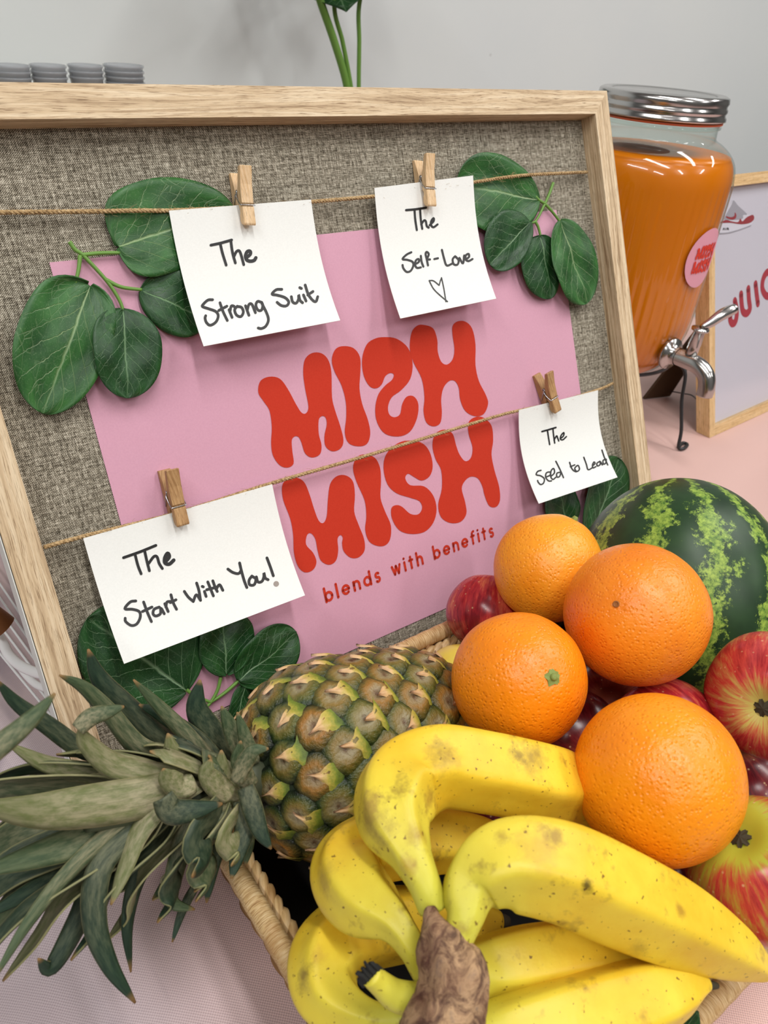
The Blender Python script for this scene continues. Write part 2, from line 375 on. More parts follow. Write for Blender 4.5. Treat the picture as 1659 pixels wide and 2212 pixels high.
def m_straw(name='seagrass strand'):
    t = NT(name); u = t.co('UV'); g = t.noise(t.map(u, (14, 240, 1)), 1, 4, 0.6); b = t.noise(t.co('Object'), 50, 3)
    c = t.ramp(g, [(0.3, (150, 108, 58)), (0.5, (206, 172, 118)), (0.7, (232, 208, 164))])
    t.P(Base_Color=t.mix(t.rng(b, 0.5, 0.75, 0, 0.55), c, lin((164, 112, 52))), Roughness=0.55); t.bump(g, 0.5, 0.001); return t.m
M_STRAW = m_straw()
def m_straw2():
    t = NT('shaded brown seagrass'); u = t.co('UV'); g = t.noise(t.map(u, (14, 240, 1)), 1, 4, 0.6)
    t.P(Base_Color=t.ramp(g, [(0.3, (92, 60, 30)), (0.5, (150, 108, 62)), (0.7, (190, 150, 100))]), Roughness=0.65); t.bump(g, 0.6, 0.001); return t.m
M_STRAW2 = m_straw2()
M_BASE_SHADE = plain('shade-darkened basket base', (22, 18, 16), 0.9)  # near-black base colour stands in for the shade inside the basket
def m_cloth():
    t = NT('pink tablecloth'); o = t.co('Object'); x, y, z = t.sep(o)
    wv = t.math('MULTIPLY', t.math('SINE', t.math('MULTIPLY', x, 2*math.pi*560)), t.math('SINE', t.math('MULTIPLY', y, 2*math.pi*560)))
    b = t.noise(o, 5, 2)
    left_end = t.rng(t.math('ADD', x, t.math('MULTIPLY', b, 0.12)), -0.36, -0.52)      # mauve-grey tone mixed in towards the left end
    c = t.mix(left_end, lin((226, 186, 176)), lin((200, 184, 188)))
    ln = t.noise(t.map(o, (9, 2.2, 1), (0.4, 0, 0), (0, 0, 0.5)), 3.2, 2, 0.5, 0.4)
    c = t.mix(t.math('MULTIPLY', t.rng(ln, 0.52, 0.60), t.math('MULTIPLY', left_end, 0.6)), c, lin((112, 102, 118)))  # shade of the diagonal folds put into the colour as dark bands
    c = t.mix(t.rng(wv, -0.3, 0.7, 0.0, 0.42), c, lin((112, 92, 98)))
    t.P(Base_Color=c, Roughness=0.45, Sheen_Weight=0.2, Specular_IOR_Level=0.4)
    t.bump(wv, 0.25, 0.0004); return t.m
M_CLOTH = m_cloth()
def m_wall():
    t = NT('painted wall'); o = t.co('Object'); n = t.noise(o, 3, 3)
    sp = t.rng(t.vor(o, 9), 0.0, 0.035, 0.35, 0)
    t.P(Base_Color=t.mix(sp, t.mix(t.rng(n, 0.4, 0.6, 0, 0.5), lin((226, 231, 230)), lin((221, 227, 228))), lin((120, 118, 112))), Roughness=0.7); return t.m
def m_thin(name, tint, amount, rough=0.03):
    """thin clear sheet: lets light through, mirrors by Fresnel"""
    t = NT(name); t.t.nodes.remove(t.b)
    lw = t.n('ShaderNodeLayerWeight'); lw.inputs['Blend'].default_value = 0.5
    fz = t.math('ADD', 0.04, t.math('MULTIPLY', 0.96, t.math('POWER', lw.outputs['Facing'], 5.0))); tr = t.n('ShaderNodeBsdfTransparent', i_Color=lin(tint)); gl = t.n('ShaderNodeBsdfGlossy', i_Roughness=rough)
    mx = t.n('ShaderNodeMixShader'); t.set(mx.inputs[0], t.math('MULTIPLY', fz, amount)); t.set(mx.inputs[1], tr.outputs[0]); t.set(mx.inputs[2], gl.outputs[0])
    t.t.links.new(mx.outputs[0], t.out.inputs[0]); return t.m
M_GLASS = m_thin('jar glass', (240, 246, 243), 0.9)
M_PANE = m_thin('acrylic pane', (250, 250, 252), 1.0, 0.12)
M_CUP = plain('clear plastic cup', (176, 180, 184), 0.2, Alpha=0.5)
def m_juice():
    t = NT('carrot orange juice'); n = t.noise(t.co('Object'), 12, 2)
    t.P(Base_Color=t.mix(n, lin((240, 124, 2)), lin((244, 134, 6))), Roughness=0.25, Subsurface_Weight=0.08, Subsurface_Radius=(0.02, 0.006, 0.001), Subsurface_Scale=0.5); return t.m
M_JUICE = m_juice()
M_WHITEW = plain('white enamel wire', (240, 240, 240), 0.3)
M_BROWN = plain('brown card easel', (74, 52, 30), 0.7)
M_BLACK = plain('black cord', (20, 18, 18), 0.5)

# ---------------------------------------------------------------- the setting
XL, XR, YF, YB_, ZC, ZF = -2.6, 4.6, -3.4, 1.32, 2.12, -0.75
M_PAINT = plain('grey painted wall', (132, 132, 130), 0.7)
def panel(name, a, b, c, d, m): o = mesh(name, [a, b, c, d], [(0, 1, 2, 3)], m, smooth=False); o['kind'] = 'structure'
panel('floor', (XL, YF, ZF), (XR, YF, ZF), (XR, YB_, ZF), (XL, YB_, ZF), plain('dark floor', (84, 80, 76), 0.6))
panel('ceiling', (XL, YF, ZC), (XL, YB_, ZC), (XR, YB_, ZC), (XR, YF, ZC), plain('grey ceiling', (176, 176, 174), 0.8))
panel('wall_left', (XL, YF, ZF), (XL, YB_, ZF), (XL, YB_, ZC), (XL, YF, ZC), M_PAINT)
panel('wall_right', (XR, YF, ZF), (XR, YF, ZC), (XR, YB_, ZC), (XR, YB_, ZF), M_PAINT)
panel('wall_front', (XL, YF, ZF), (XL, YF, ZC), (XR, YF, ZC), (XR, YF, ZF), M_PAINT)
V, Fc = box(((XL+XR)/2, YB_+0.05, (ZC+ZF)/2), (XR-XL, 0.1, ZC-ZF)); o = mesh('wall_back', V, Fc, m_wall(), smooth=False); o['kind'] = 'structure'

# table with cloth
TX0, TX1, TY0, TY1 = -0.75, 2.0, -0.35, 0.78
tb = thing('table', ((TX0+TX1)/2, (TY0+TY1)/2, -0.75), 'long display table hidden under the pink tablecloth', 'table')
V, Fc = box(((TX0+TX1)/2, (TY0+TY1)/2, -0.022), (TX1-TX0-0.02, TY1-TY0-0.02, 0.02)); mesh('table_top', V, Fc, plain('table laminate', (190, 188, 184), 0.5), tb, smooth=False)
for x in (TX0+0.06, TX1-0.06):
    for y in (TY0+0.06, TY1-0.06):
        V, Fc, U = tube([(x, y, -0.75), (x, y, -0.4), (x, y, -0.037)], 0.014, 12); mesh('leg', V, Fc, M_DARKWIRE, tb, U)
def cloth_z(x, y):
    e = min(x-TX0, TX1-x, y-TY0, TY1-y)
    z = 0.0
    # soft folds in the empty front-left area and behind the frame, flat under the things
    a = max(0.0, min(1.0, (0.07-x)/0.08))
    z += a*(0.0048*math.sin((x*0.45+y)*46+1.3*math.sin(x*15))+0.0018*math.sin((x-0.6*y)*70))
    b = max(0.0, min(1.0, (x-0.62)/0.1))*max(0.0, min(1.0, (0.44-y)/0.06))
    z += b*0.0022*math.sin((y*1.0-x*0.45)*60)
    z -= 0.0046*(a+b)/1.0 if (a+b) < 1 else 0.0046
    z -= 0.0
    return z
nx, ny = 220, 120
MBc = MB(); V = []; Fc = []
xs = list(np.linspace(TX0, TX1, nx)); ys = list(np.linspace(TY0, TY1, ny))
for j, y in enumerate(ys):
    for i, x in enumerate(xs): V.append((x, y, min(0, cloth_z(x, y))-0.0004))
for j in range(ny-1):
    for i in range(nx-1): Fc.append((j*nx+i, j*nx+i+1, (j+1)*nx+i+1, (j+1)*nx+i))
# hanging drape all round
ring = [j for j in range(nx)]+[(j+1)*nx-1 for j in range(1, ny)]+[(ny-1)*nx+i for i in range(nx-2, -1, -1)]+[j*nx for j in range(ny-2, 0, -1)]
prev = ring
for k, zz in enumerate((-0.01, -0.2, -0.45, -0.7)):
    cur = []
    for q, r in enumerate(ring):
        x, y, z = V[r]; cxm = (TX0+TX1)/2; off = 0.004+0.018*k*(0.5+0.5*math.sin(q*0.22))
        nx_ = (-1 if abs(x-TX0) < 1e-6 else 1 if abs(x-TX1) < 1e-6 else 0); ny_ = (-1 if abs(y-TY0) < 1e-6 else 1 if abs(y-TY1) < 1e-6 else 0)
        V.append((x+nx_*off, y+ny_*off, zz)); cur.append(len(V)-1)
    n = len(ring)
    for q in range(n): Fc.append((prev[q], cur[q], cur[(q+1) % n], prev[(q+1) % n]))
    prev = cur
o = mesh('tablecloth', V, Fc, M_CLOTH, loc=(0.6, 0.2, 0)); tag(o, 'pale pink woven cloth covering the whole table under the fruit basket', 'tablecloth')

# ---------------------------------------------------------------- big framed board
UL, UR, VT, VB, BB, BH = -0.0672, 0.4841, -0.0900, 0.3533, 0.0183, 0.0159
fr = thing('framed_board', board((UL+UR)/2, VB, 0), 'large oak frame with grey tweed panel leaning upright behind the fruit', 'framed board')
def rail(name, a, b, c, d, along):
    """a,b outer ends ; c,d inner ends in board uv; full depth with a flat front"""
    quad = [a, b, c, d]
    fl = lambda v: v-(0.0103 if abs(v-VB) < 1e-6 else 0)     # lower back edge planed so the frame stands flat
    V = [board(u, v, BH) for u, v in quad]+[board(u, fl(v), -0.006) for u, v in quad]
    Fc0 = [(0, 1, 2, 3), (7, 6, 5, 4), (0, 4, 5, 1), (1, 5, 6, 2), (2, 6, 7, 3), (3, 7, 4, 0)]
    mb = MB()
    for f in Fc0:
        vs4 = [V[i] for i in f]; uv = []
        for i in f:
            u, v = quad[i % 4]; dep = 0.03 if i >= 4 else 0.0
            L, Wd = (u, v) if along == 'u' else (v, u)
            uv.append((L+dep*0.02+(0.7 if along == 'v' else 0), Wd+dep))
        mb.add(vs4, [(0, 1, 2, 3)], uv)
    o = mb.build(name, M_OAK, fr, smooth=False); return o
rail('top_rail', (UL, VT), (UR, VT), (UR-BB, VT+BB), (UL+BB, VT+BB), 'u')
rail('bottom_rail', (UR, VB), (UL, VB), (UL+BB, VB-BB), (UR-BB, VB-BB), 'u')
rail('side_rail', (UL, VB), (UL, VT), (UL+BB, VT+BB), (UL+BB, VB-BB), 'v')
rail('side_rail', (UR, VT), (UR, VB), (UR-BB, VB-BB), (UR-BB, VT+BB), 'v')
q = [(UL+0.004, VT+0.004), (UR-0.004, VT+0.004), (UR-0.004, VB-0.012), (UL+0.004, VB-0.012)]
V, Fc = slab([board(u, v, 0) for u, v in q], -BN*0.004)
o = mesh('fabric_panel', V, Fc, M_LINEN, fr, [(u, v) for u, v in q]*2, smooth=False)
V, Fc = slab([board(u, v, -0.0035) for u, v in q], -BN*0.002); mesh('backing_board', V, Fc, M_BROWN, fr, smooth=False)
hub = board(0.21, 0.05, -0.007); ft = np.array([hub[0], board(0, VB, 0)[1]+0.20, 0.002])
V, Fc = slab([hub+[-0.03, 0, 0], hub+[0.03, 0, 0], ft+[0.05, 0, 0], ft+[-0.05, 0, 0]], np.array([0, 0.004, 0])); mesh('easel_back', V, Fc, M_BROWN, fr, smooth=False)
# pale edge banding on the outer left side of the frame
V, Fc = slab([board(UL-0.0004, VT, BH-0.001), board(UL-0.0004, VB, BH-0.001), board(UL-0.0004, VB-.010, -0.006), board(UL-0.0004, VT, -0.006)], np.array([-0.0006, 0, 0]))
tag(mesh('edge_band', V, Fc, plain('pale edge band', (226, 228, 222), 0.5), fr, smooth=False), 'pale grey edge strip')

# poster with lettering
PW, PH = 0.42, 0.297
q = [(0, 0), (PW, 0), (PW, PH), (0, PH)]
po = mesh('poster', *slab([board(u, v, 0.0006) for u, v in q], -BN*0.0003), M_PINK, smooth=False, loc=board(PW/2, PH, 0.0006))
tag(po, 'pink paper poster with red MISH MISH lettering pinned on the tweed board', 'poster')
LET = {
'M1': [(85,311),(130,320),(165,365),(200,430),(225,468),(245,470),(255,440),(240,360),(232,290),(240,235),(270,208),(310,208),(340,235),(355,290),(358,400),(372,460),(395,530),(408,590),(395,625),(360,637),(330,615),(325,570),(335,520),(330,490),(315,483),(300,500),(300,560),(312,610),(305,650),(270,664),(240,645),(225,600),(212,575),(195,572),(182,590),(185,640),(190,690),(165,708),(130,698),(100,655),(92,600),(95,530),(85,460),(60,420),(36,380),(45,330)],
'I1': [(400,178),(450,185),(480,225),(482,290),(478,360),(490,430),(515,500),(525,560),(510,605),(470,615),(430,600),(414,555),(420,490),(418,420),(400,350),(370,290),(357,240),(370,195)],
'S1': [(585,138),(640,145),(690,185),(710,250),(700,320),(660,370),(620,400),(603,440),(608,475),(630,488),(655,475),(665,430),(685,398),(715,397),(735,430),(730,490),(700,550),(650,572),(590,560),(555,510),(547,450),(560,390),(590,350),(620,325),(628,302),(612,295),(590,310),(575,345),(550,362),(520,350),(495,300),(490,230),(510,170),(545,145)],
'H1': [(760,85),(800,100),(818,150),(820,200),(835,245),(860,258),(885,235),(893,190),(885,130),(885,90),(905,70),(940,70),(970,100),(985,170),(985,260),(1000,330),(1030,390),(1040,430),(1020,475),(980,483),(940,460),(918,410),(912,360),(895,330),(870,330),(845,360),(835,410),(838,470),(830,515),(800,528),(770,510),(758,460),(762,400),(750,320),(715,250),(698,190),(705,120),(730,88)],
'M2': [(200,752),(235,770),(258,820),(280,890),(300,940),(320,950),(335,920),(340,850),(350,780),(380,745),(420,743),(450,770),(458,830),(455,900),(475,960),(498,1020),(500,1070),(475,1100),(440,1102),(410,1075),(402,1040),(405,1015),(395,1003),(382,1020),(385,1070),(375,1115),(345,1133),(310,1115),(295,1070),(285,1020),(265,995),(248,1005),(245,1045),(275,1080),(290,1120),(275,1155),(240,1166),(210,1140),(192,1080),(188,1000),(175,930),(145,850),(140,790),(160,760)],
'I2': [(500,650),(545,665),(568,710),(572,770),(570,840),(590,900),(615,960),(612,1020),(590,1048),(555,1050),(520,1030),(503,980),(508,920),(500,850),(465,770),(450,710),(465,665)],
'S2': [(690,590),(750,600),(785,640),(798,700),(785,745),(750,765),(715,748),(690,735),(678,755),(700,785),(760,790),(800,830),(815,890),(800,950),(760,990),(700,998),(650,980),(620,930),(618,885),(640,872),(665,880),(700,910),(735,912),(752,885),(740,855),(700,840),(640,820),(600,780),(583,710),(595,650),(640,605)],
'H2': [(850,542),(885,560),(900,610),(915,650),(940,680),(965,665),(972,620),(955,560),(955,510),(985,487),(1020,490),(1055,525),(1062,590),(1055,650),(1068,720),(1088,790),(1092,850),(1075,880),(1045,875),(1025,830),(1015,790),(995,755),(965,748),(940,765),(925,800),(940,860),(945,910),(920,945),(875,950),(835,925),(822,870),(838,800),(835,720),(810,670),(797,610),(810,560)]}
LOGO = {}
for k, pts in LET.items():
    LOGO[k] = [np.array(board_uv(540+x/2.0232, 660+y/2.0232, 0.0007)) for x, y in catmull(pts, 4, True)]
    V, Fc = poly_fill([board(u, v, 0.0009) for u, v in LOGO[k]])
    mesh('letter', V, Fc, M_RED, po, smooth=False)
allp = np.concatenate([np.array(v) for v in LOGO.values()]); LC = (allp.min(0)+allp.max(0))/2; LS = (allp.max(0)-allp.min(0)).max()
def arc(cx, cy, r, a0, a1, n=14, ry=None): return [(cx+r*math.cos(math.radians(a0+(a1-a0)*i/n)), cy+(ry or r)*math.sin(math.radians(a0+(a1-a0)*i/n))) for i in range(n+1)]
GLY = {'b': ([[(0, 0), (0, 1.5)], arc(0.45, 0.5, 0.45, 0, 360, 24)], 0.9), 'l': ([[(0, 0), (0, 1.5)]], 0.0),
 'e': ([[(0.02, 0.50), (0.88, 0.50)], arc(0.45, 0.5, 0.45, 0, 315, 22)], 0.9), 'n': ([[(0, 0), (0, 0.98)], arc(0.38, 0.58, 0.38, 180, 0, 12)+[(0.76, 0)]], 0.76),
 'd': ([[(0.9, 0), (0.9, 1.5)], arc(0.45, 0.5, 0.45, 0, 360, 24)], 0.9), 's': ([arc(0.32, 0.73, 0.25, 40, 270, 12)+arc(0.32, 0.24, 0.26, 90, -140, 12)], 0.62),
 'w': ([[(0, 0.98), (0.3, 0.02)], [(0.3, 0.02), (0.6, 0.95)], [(0.6, 0.95), (0.9, 0.02)], [(0.9, 0.02), (1.2, 0.98)]], 1.2), 'i': ([[(0, 0), (0, 0.98)], [(0, 1.4), (0, 1.42)]], 0.0),
 't': ([[(0.25, 1.35), (0.25, 0)], [(0, 0.95), (0.52, 0.95)]], 0.5), 'h': ([[(0, 0), (0, 1.5)], arc(0.38, 0.58, 0.38, 180, 0, 12)+[(0.76, 0)]], 0.76),
 'f': ([[(0.2, 0), (0.2, 1.2)], arc(0.48, 1.2, 0.28, 180, 80, 8), [(0, 0.95), (0.5, 0.95)]], 0.5)}
u0, v0 = board_uv(705.5, 1300, 0.0007); u1, v1 = board_uv(1066, 1157, 0.0007)
word = 'blends with benefits'; gap = 0.76; tot = sum((GLY[c][1]+gap) if c != ' ' else 1.25 for c in word)-gap
sc = (u1-u0)/tot; cur = 0.0
for c in word:
    if c == ' ': cur += 1.25; continue
    mb = MB()
    for st in GLY[c][0]:
        pts = [(u0+(cur+x)*sc, v0+(v1-v0)*(cur+x)/tot-y*sc*1.12) for x, y in st]
        V2, F2 = ribbon2d(pts, 0.0020); mb.add([board(p[0], p[1], 0.0009) for p in V2], F2)
    mb.build('letter', M_RED, po, smooth=False); cur += GLY[c][1]+gap

# twines
def twine(pxs, n, label):
    P = catmull([on_board(x, y, nn) for x, y, nn in pxs], 40); P = np.array(P)
    L = np.concatenate([[0], np.cumsum(np.linalg.norm(np.diff(P, axis=0), axis=1))]); T, N, B = frames(P)
    mb = MB()
    m = int(L[-1]/0.0009); s = np.linspace(0, L[-1], m); Pi = np.stack([np.interp(s, L, P[:, k]) for k in range(3)], 1)
    Ni = np.stack([np.interp(s, L, N[:, k]) for k in range(3)], 1); Bi = np.stack([np.interp(s, L, B[:, k]) for k in range(3)], 1)
    for ph in (0, 2.094, 4.189):
        a = s/0.0075*2*math.pi+ph
        Q = Pi+(Ni*np.cos(a)[:, None]+Bi*np.sin(a)[:, None])*0.00066
        mb.add(*tube(Q, 0.00078, 6))
    for k in range(260):       # loose fibres
        i = random.randrange(m); d = Vector((random.gauss(0, 1), random.gauss(0, 1), random.gauss(0, 1))).normalized(); p = Pi[i]; q1 = p+np.array(d)*0.0022+T[0]*random.uniform(-.003, .003); q2 = q1+np.array(d)*0.0012+T[0]*random.uniform(-.004, .004)
        mb.add(*tube(catmull([p, q1, q2], 3), 0.00007, 3, False))
    o = mb.build('twine', M_TWINE); return tag(o, label, 'twine', 'jute twines strung across the tweed board')
twine([(-130, 462, .006), (0, 459, .006), (180, 457, .006), (300, 455, .0085), (365, 455, .0068), (500, 449, .0066), (672, 436, .0068), (810, 424, .0068), (920, 410, .0066), (1022, 394, .0068), (1130, 379, .0085), (1268, 372, .004)], 0, 'upper jute twine holding the two square cards')
twine([(95, 1182, .008), (187, 1157, .0072), (390, 1106, .0066), (590, 1043, .0072), (800, 982, .0078), (1060, 903, .0078), (1121, 887, .0072), (1200, 870, .0066), (1292, 842, .0068), (1324, 828, .004)], 0, 'lower jute twine crossing in front of the red lettering')

# cards
def make_card(corn, nt, nb, bulge, label, strokes, zx, zy, zs, wd, extra=None):
    tl, tr, br, bl = corn
    A = np.array(board_uv(*tl, nt)); Bq = np.array(board_uv(*tr, nt)); Cq = np.array(board_uv(*br, nb)); D = np.array(board_uv(*bl, nb))
    def surf(a, b, lift=0.0):
        top = A+(Bq-A)*a; bot = D+(Cq-D)*a; p = top+(bot-top)*b
        n = nt+(nb-nt)*b**2.2-bulge*math.sin(math.pi*b)
        return board(p[0], p[1], n+lift)
    na, nbb = 10, 18; V = [surf(i/na, j/nbb) for j in range(nbb+1) for i in range(na+1)]
    Fc = [(j*(na+1)+i, (j+1)*(na+1)+i, (j+1)*(na+1)+i+1, j*(na+1)+i+1) for j in range(nbb) for i in range(na)]
    o = mesh('note_card', V, Fc, M_CARD, loc=surf(0.5, 0)); solid(o, 0.00035, -1); es = o.modifiers.new('crisp_edges', 'EDGE_SPLIT'); es.split_angle = 0.7; tag(o, label, 'card')
    def unproj(x, y):
        a, b = 0.5, 0.5
        for _ in range(12):
            q = np.array(project(surf(a, b))); e = 1e-4
            J = np.stack([(np.array(project(surf(a+e, b)))-q)/e, (np.array(project(surf(a, b+e)))-q)/e], 1)
            d = np.linalg.solve(J, np.array([x, y])-q); a += d[0]; b += d[1]
        return a, b
    mb = MB()
    for st in strokes:
        w = wd
        if isinstance(st[0], (int, float)): w = wd*st[0]; st = st[1:]
        pts = catmull([(zx+x/zs, zy+y/zs) for x, y in st], 5) if len(st) > 2 else [np.array((zx+x/zs, zy+y/zs)) for x, y in st]
        V2, F2 = ribbon2d(pts, w/zs)
        mb.add([surf(*unproj(*p), 0.0003) for p in V2], F2)
    mb.build('handwriting', M_INK, o, smooth=False)
    if extra:
        mb = MB(); x, y, r = extra
        V2 = [(x, y)]+[(x+r*math.cos(k*math.pi/8), y+r*math.sin(k*math.pi/8)) for k in range(16)]
        mb.add([surf(*unproj(*p), 0.0003) for p in V2], [(0, 1+k, 1+(k+1) % 16) for k in range(16)]); tag(mb.build('glitter_dot', M_GREYINK, o, smooth=False), 'grey sparkly dot')
    return o
make_card([(365,455),(672,431),(735,692),(440,748)], .0088, .022, .0015, 'square white card on the upper twine reading The Strong Suit', [
 [(135,1015),(250,990),(375,955)],[(245,1005),(270,1110),(312,1245)],[(365,960),(385,1100),(418,1220)],[(400,1150),(430,1090),(462,1080),(485,1130),(515,1240)],
 [1.25,(545,1160),(590,1120),(588,1085),(555,1090),(535,1140),(550,1185),(590,1200),(635,1190),(655,1160)],
 [(155,1645),(100,1650),(45,1700),(40,1725),(110,1750),(190,1780),(220,1830),(195,1900),(130,1940),(85,1910),(68,1860),(75,1830)],
 [(240,1680),(275,1780),(325,1885)],[(225,1770),(320,1720)],[(345,1760),(380,1850)],[(355,1790),(370,1720),(400,1720),(420,1745)],
 [(440,1720),(410,1760),(430,1820),(480,1840),(510,1790),(490,1735),(440,1722)],[(535,1715),(575,1825)],[(555,1770),(575,1700),(610,1700),(650,1795)],
 [(720,1675),(675,1665),(655,1710),(680,1765),(720,1765),(735,1710),(722,1675)],[(725,1690),(780,1800),(800,1880),(770,1950),(720,1978),(682,1972)],
 [(955,1525),(890,1530),(842,1580),(900,1592),(990,1620),(1035,1670),(1010,1715),(950,1712),(900,1675)],[(1065,1610),(1080,1670),(1120,1685),(1148,1640),(1150,1590),(1165,1650),(1195,1680)],
 [(1205,1590),(1235,1660)],[(1162,1505),(1182,1515)],[(1225,1475),(1260,1580),(1310,1650),(1350,1665),(1370,1610)],[(1255,1590),(1315,1550)]], 430, 340, 5.352, 31)
make_card([(809,406),(1022,379),(1072,645),(865,688)], .0088, .022, .0025, 'narrow white card on the upper twine reading The Self-Love with a heart', [
 [1.1,(215,780),(330,770),(465,750)],[(320,770),(330,900),(350,1030)],[(390,765),(400,900),(418,1015)],[(405,960),(440,910),(462,920),(475,980),(500,1000)],
 [(510,970),(560,920),(560,880),(530,920),(530,970),(560,995),(610,960)],[(280,1310),(220,1340),(170,1395),(230,1405),(295,1430),(305,1480),(270,1545),(220,1555),(180,1510),(170,1470)],
 [(330,1460),(375,1430),(372,1395),(340,1410),(325,1460),(350,1505),(400,1500)],[(400,1355),(410,1430),(432,1490)],[(490,1475),(475,1400),(460,1330),(475,1305),(500,1335),(480,1395),(515,1400)],
 [(570,1395),(615,1385)],[(665,1280),(690,1380),(725,1475),(800,1450)],[(830,1360),(800,1400),(815,1460),(860,1465),(875,1410),(835,1362)],[(885,1380),(930,1450),(945,1350)],
 [(960,1400),(1005,1370),(1000,1330),(965,1350),(965,1400),(1000,1420),(1050,1395)],[.6,(505,1665),(560,1670),(630,1725)],[.6,(630,1725),(645,1670),(660,1630)],[.6,(660,1630),(690,1770),(715,1930)],[.6,(505,1668),(560,1770),(640,1850),(735,1930)]], 840, 320, 5.823, 26)
make_card([(180,1163),(588,1046),(659,1286),(268,1434)], .0088, .026, .0, 'widest white card at lower left reading The Start With You!', [
 [(110,848),(260,795),(400,738)],[(215,825),(240,920),(268,992)],[(300,790),(320,880),(342,965)],[(335,900),(380,840),(410,840),(430,900),(458,945)],
 [1.3,(490,880),(520,840),(505,808),(480,850),(482,895),(520,905),(560,870)],[(220,1235),(170,1245),(122,1305),(190,1310),(250,1330),(260,1380),(230,1440),(180,1455),(130,1420),(125,1390)],
 [(290,1245),(325,1340),(360,1420)],[(280,1330),(365,1290)],[(430,1290),(385,1310),(375,1350),(400,1370),(440,1350),(445,1300),(475,1350)],[(480,1260),(510,1330)],[(490,1290),(500,1245),(540,1240)],
 [(535,1180),(555,1250),(585,1310)],[(530,1250),(580,1225)],[(655,1150),(690,1200),(735,1240)],[(735,1240),(762,1180),(800,1230)],[(800,1230),(785,1140),(765,1075)],[(835,1150),(850,1195)],[(815,1105),(825,1109)],
 [(865,1065),(895,1140),(915,1190)],[(855,1135),(950,1110)],[(910,1055),(930,1110),(950,1150)],[(940,1130),(970,1090),(1000,1140)],[(1045,950),(1090,980),(1140,990),(1165,960)],[(1150,895),(1165,960),(1190,1050),(1215,1115)],
 [(1260,1012),(1235,1050),(1240,1090),(1280,1090),(1295,1040),(1262,1014)],[(1300,1020),(1315,1065),(1350,1060),(1367,1020),(1368,985),(1380,1030),(1405,1045)],[(1395,850),(1425,930),(1452,1010)]], 240, 1000, 4.1475, 25, (240+1478/4.1475, 1000+1082/4.1475, 6))
make_card([(1121,886),(1292,843),(1334,1031),(1164,1088)], .0088, .025, .003, 'small white card at right reading The Seed to Lead', [
 [1.2,(450,970),(540,945),(640,915)],[(525,960),(540,1060),(555,1150)],[(600,930),(610,1030),(625,1130)],[(615,1090),(650,1030),(665,1060),(680,1100)],[(700,1070),(745,1030),(750,985),(715,1020),(702,1070),(735,1085),(785,1040)],
 [(435,1505),(390,1520),(370,1565),(430,1580),(480,1620),(470,1680),(430,1700),(398,1670),(388,1645)],[(500,1600),(560,1570),(560,1530),(510,1540),(500,1600),(540,1650),(580,1650)],[(570,1590),(620,1540),(610,1480),(575,1510),(570,1590),(600,1630),(640,1600)],
 [(700,1530),(655,1545),(655,1595),(690,1590),(712,1535)],[(640,1380),(700,1500),(745,1605)],[(830,1395),(850,1460),(880,1505),(920,1525)],[(840,1455),(900,1430)],[(930,1440),(900,1480),(930,1520),(965,1490),(950,1440),(928,1442)],
 [(1025,1325),(1060,1420),(1085,1495),(1150,1465)],[(1150,1440),(1180,1410),(1165,1390),(1145,1430),(1152,1470),(1190,1455)],[(1245,1380),(1205,1410),(1215,1445),(1250,1425),(1252,1385),(1280,1430)],[(1330,1350),(1290,1370),(1298,1420),(1330,1400),(1335,1355)],[(1275,1225),(1310,1330),(1355,1430)]], 1100, 780, 6.38, 20)

# clothespins
def clothespin(top, bot, mat, label):
    a = np.array(board_uv(*top, 0.0180)); b = np.array(board_uv(*bot, 0.0140)); d = b-a; L = np.linalg.norm(d); d /= L; w = np.array([-d[1], d[0]]); hw = 0.0041
    if w[0] < 0: w = -w
    root = thing('clothespin', board(*(a+d*L*0.75), 0.009), label, 'clothespin', 'mini clothespins on the twines')
    def pt(s, side, n): p = a+d*L*s+w*side; return board(p[0], p[1], n)
    def arm(name, prof):
        n = len(prof); V = [pt(s, -hw, nn) for s, nn in prof]+[pt(s, hw, nn) for s, nn in prof]
        Fc = [tuple(range(n)), tuple(reversed(range(n, 2*n)))]+[(i, i+n, (i+1) % n+n, (i+1) % n) for i in range(n)]
        U = [(s*L, nn) for s, nn in prof]+[(s*L, nn+0.0075) for s, nn in prof]
        return bevel(mesh(name, V, Fc, mat, root, U, smooth=False), 0.0003, 1)
    arm('wooden_arm', [(0, .0186), (.30, .0160), (.62, .0148), (.625, .0140), (.675, .0140), (.68, .0148), (.97, .0148), (1, .0140), (.96, .0108), (.90, .0096), (.80, .0096), (.76, .0106), (.70, .0108), (.66, .0096), (.42, .0098), (.34, .0106), (0.0, .0152)])
    arm('wooden_arm', [(0.02, .0005), (0.02, .0032), (.36, .0074), (.40, .0076), (.66, .0080), (.80, .0055), (.95, .0052), (.99, .0030), (.6, .0012)])
    mb = MB(); c = []
    for k in range(90): an = k*2*math.pi/15; p = a+d*(L*.40+.0013*math.cos(an))+w*(-hw-.0008+(2*hw+.0016)*k/89); c.append(board(p[0], p[1], .0088+.0013*math.sin(an)))
    mb.add(*tube(c, 0.00038, 6))
    mb.add(*tube(catmull([c[0], pt(.55, -hw-.0008, .0110), pt(.645, -hw-.0006, .0140), pt(.65, -hw, .0147), pt(.65, hw, .0147), pt(.645, hw+.0006, .0140), pt(.55, hw+.0008, .0110), c[-1]], 6), 0.00038, 6))
    mb.add(*tube(catmull([c[0], pt(.55, -hw-.0008, .0060), pt(.64, -hw-.0006, .0035)], 6), 0.00038, 6))
    mb.build('spring', M_WIRE, root)
clothespin((530,357),(540,487), M_PEG, 'pale mini clothespin gripping the Strong Suit card')
clothespin((930,331),(933,446), M_PEG, 'pale mini clothespin gripping the Self-Love card')
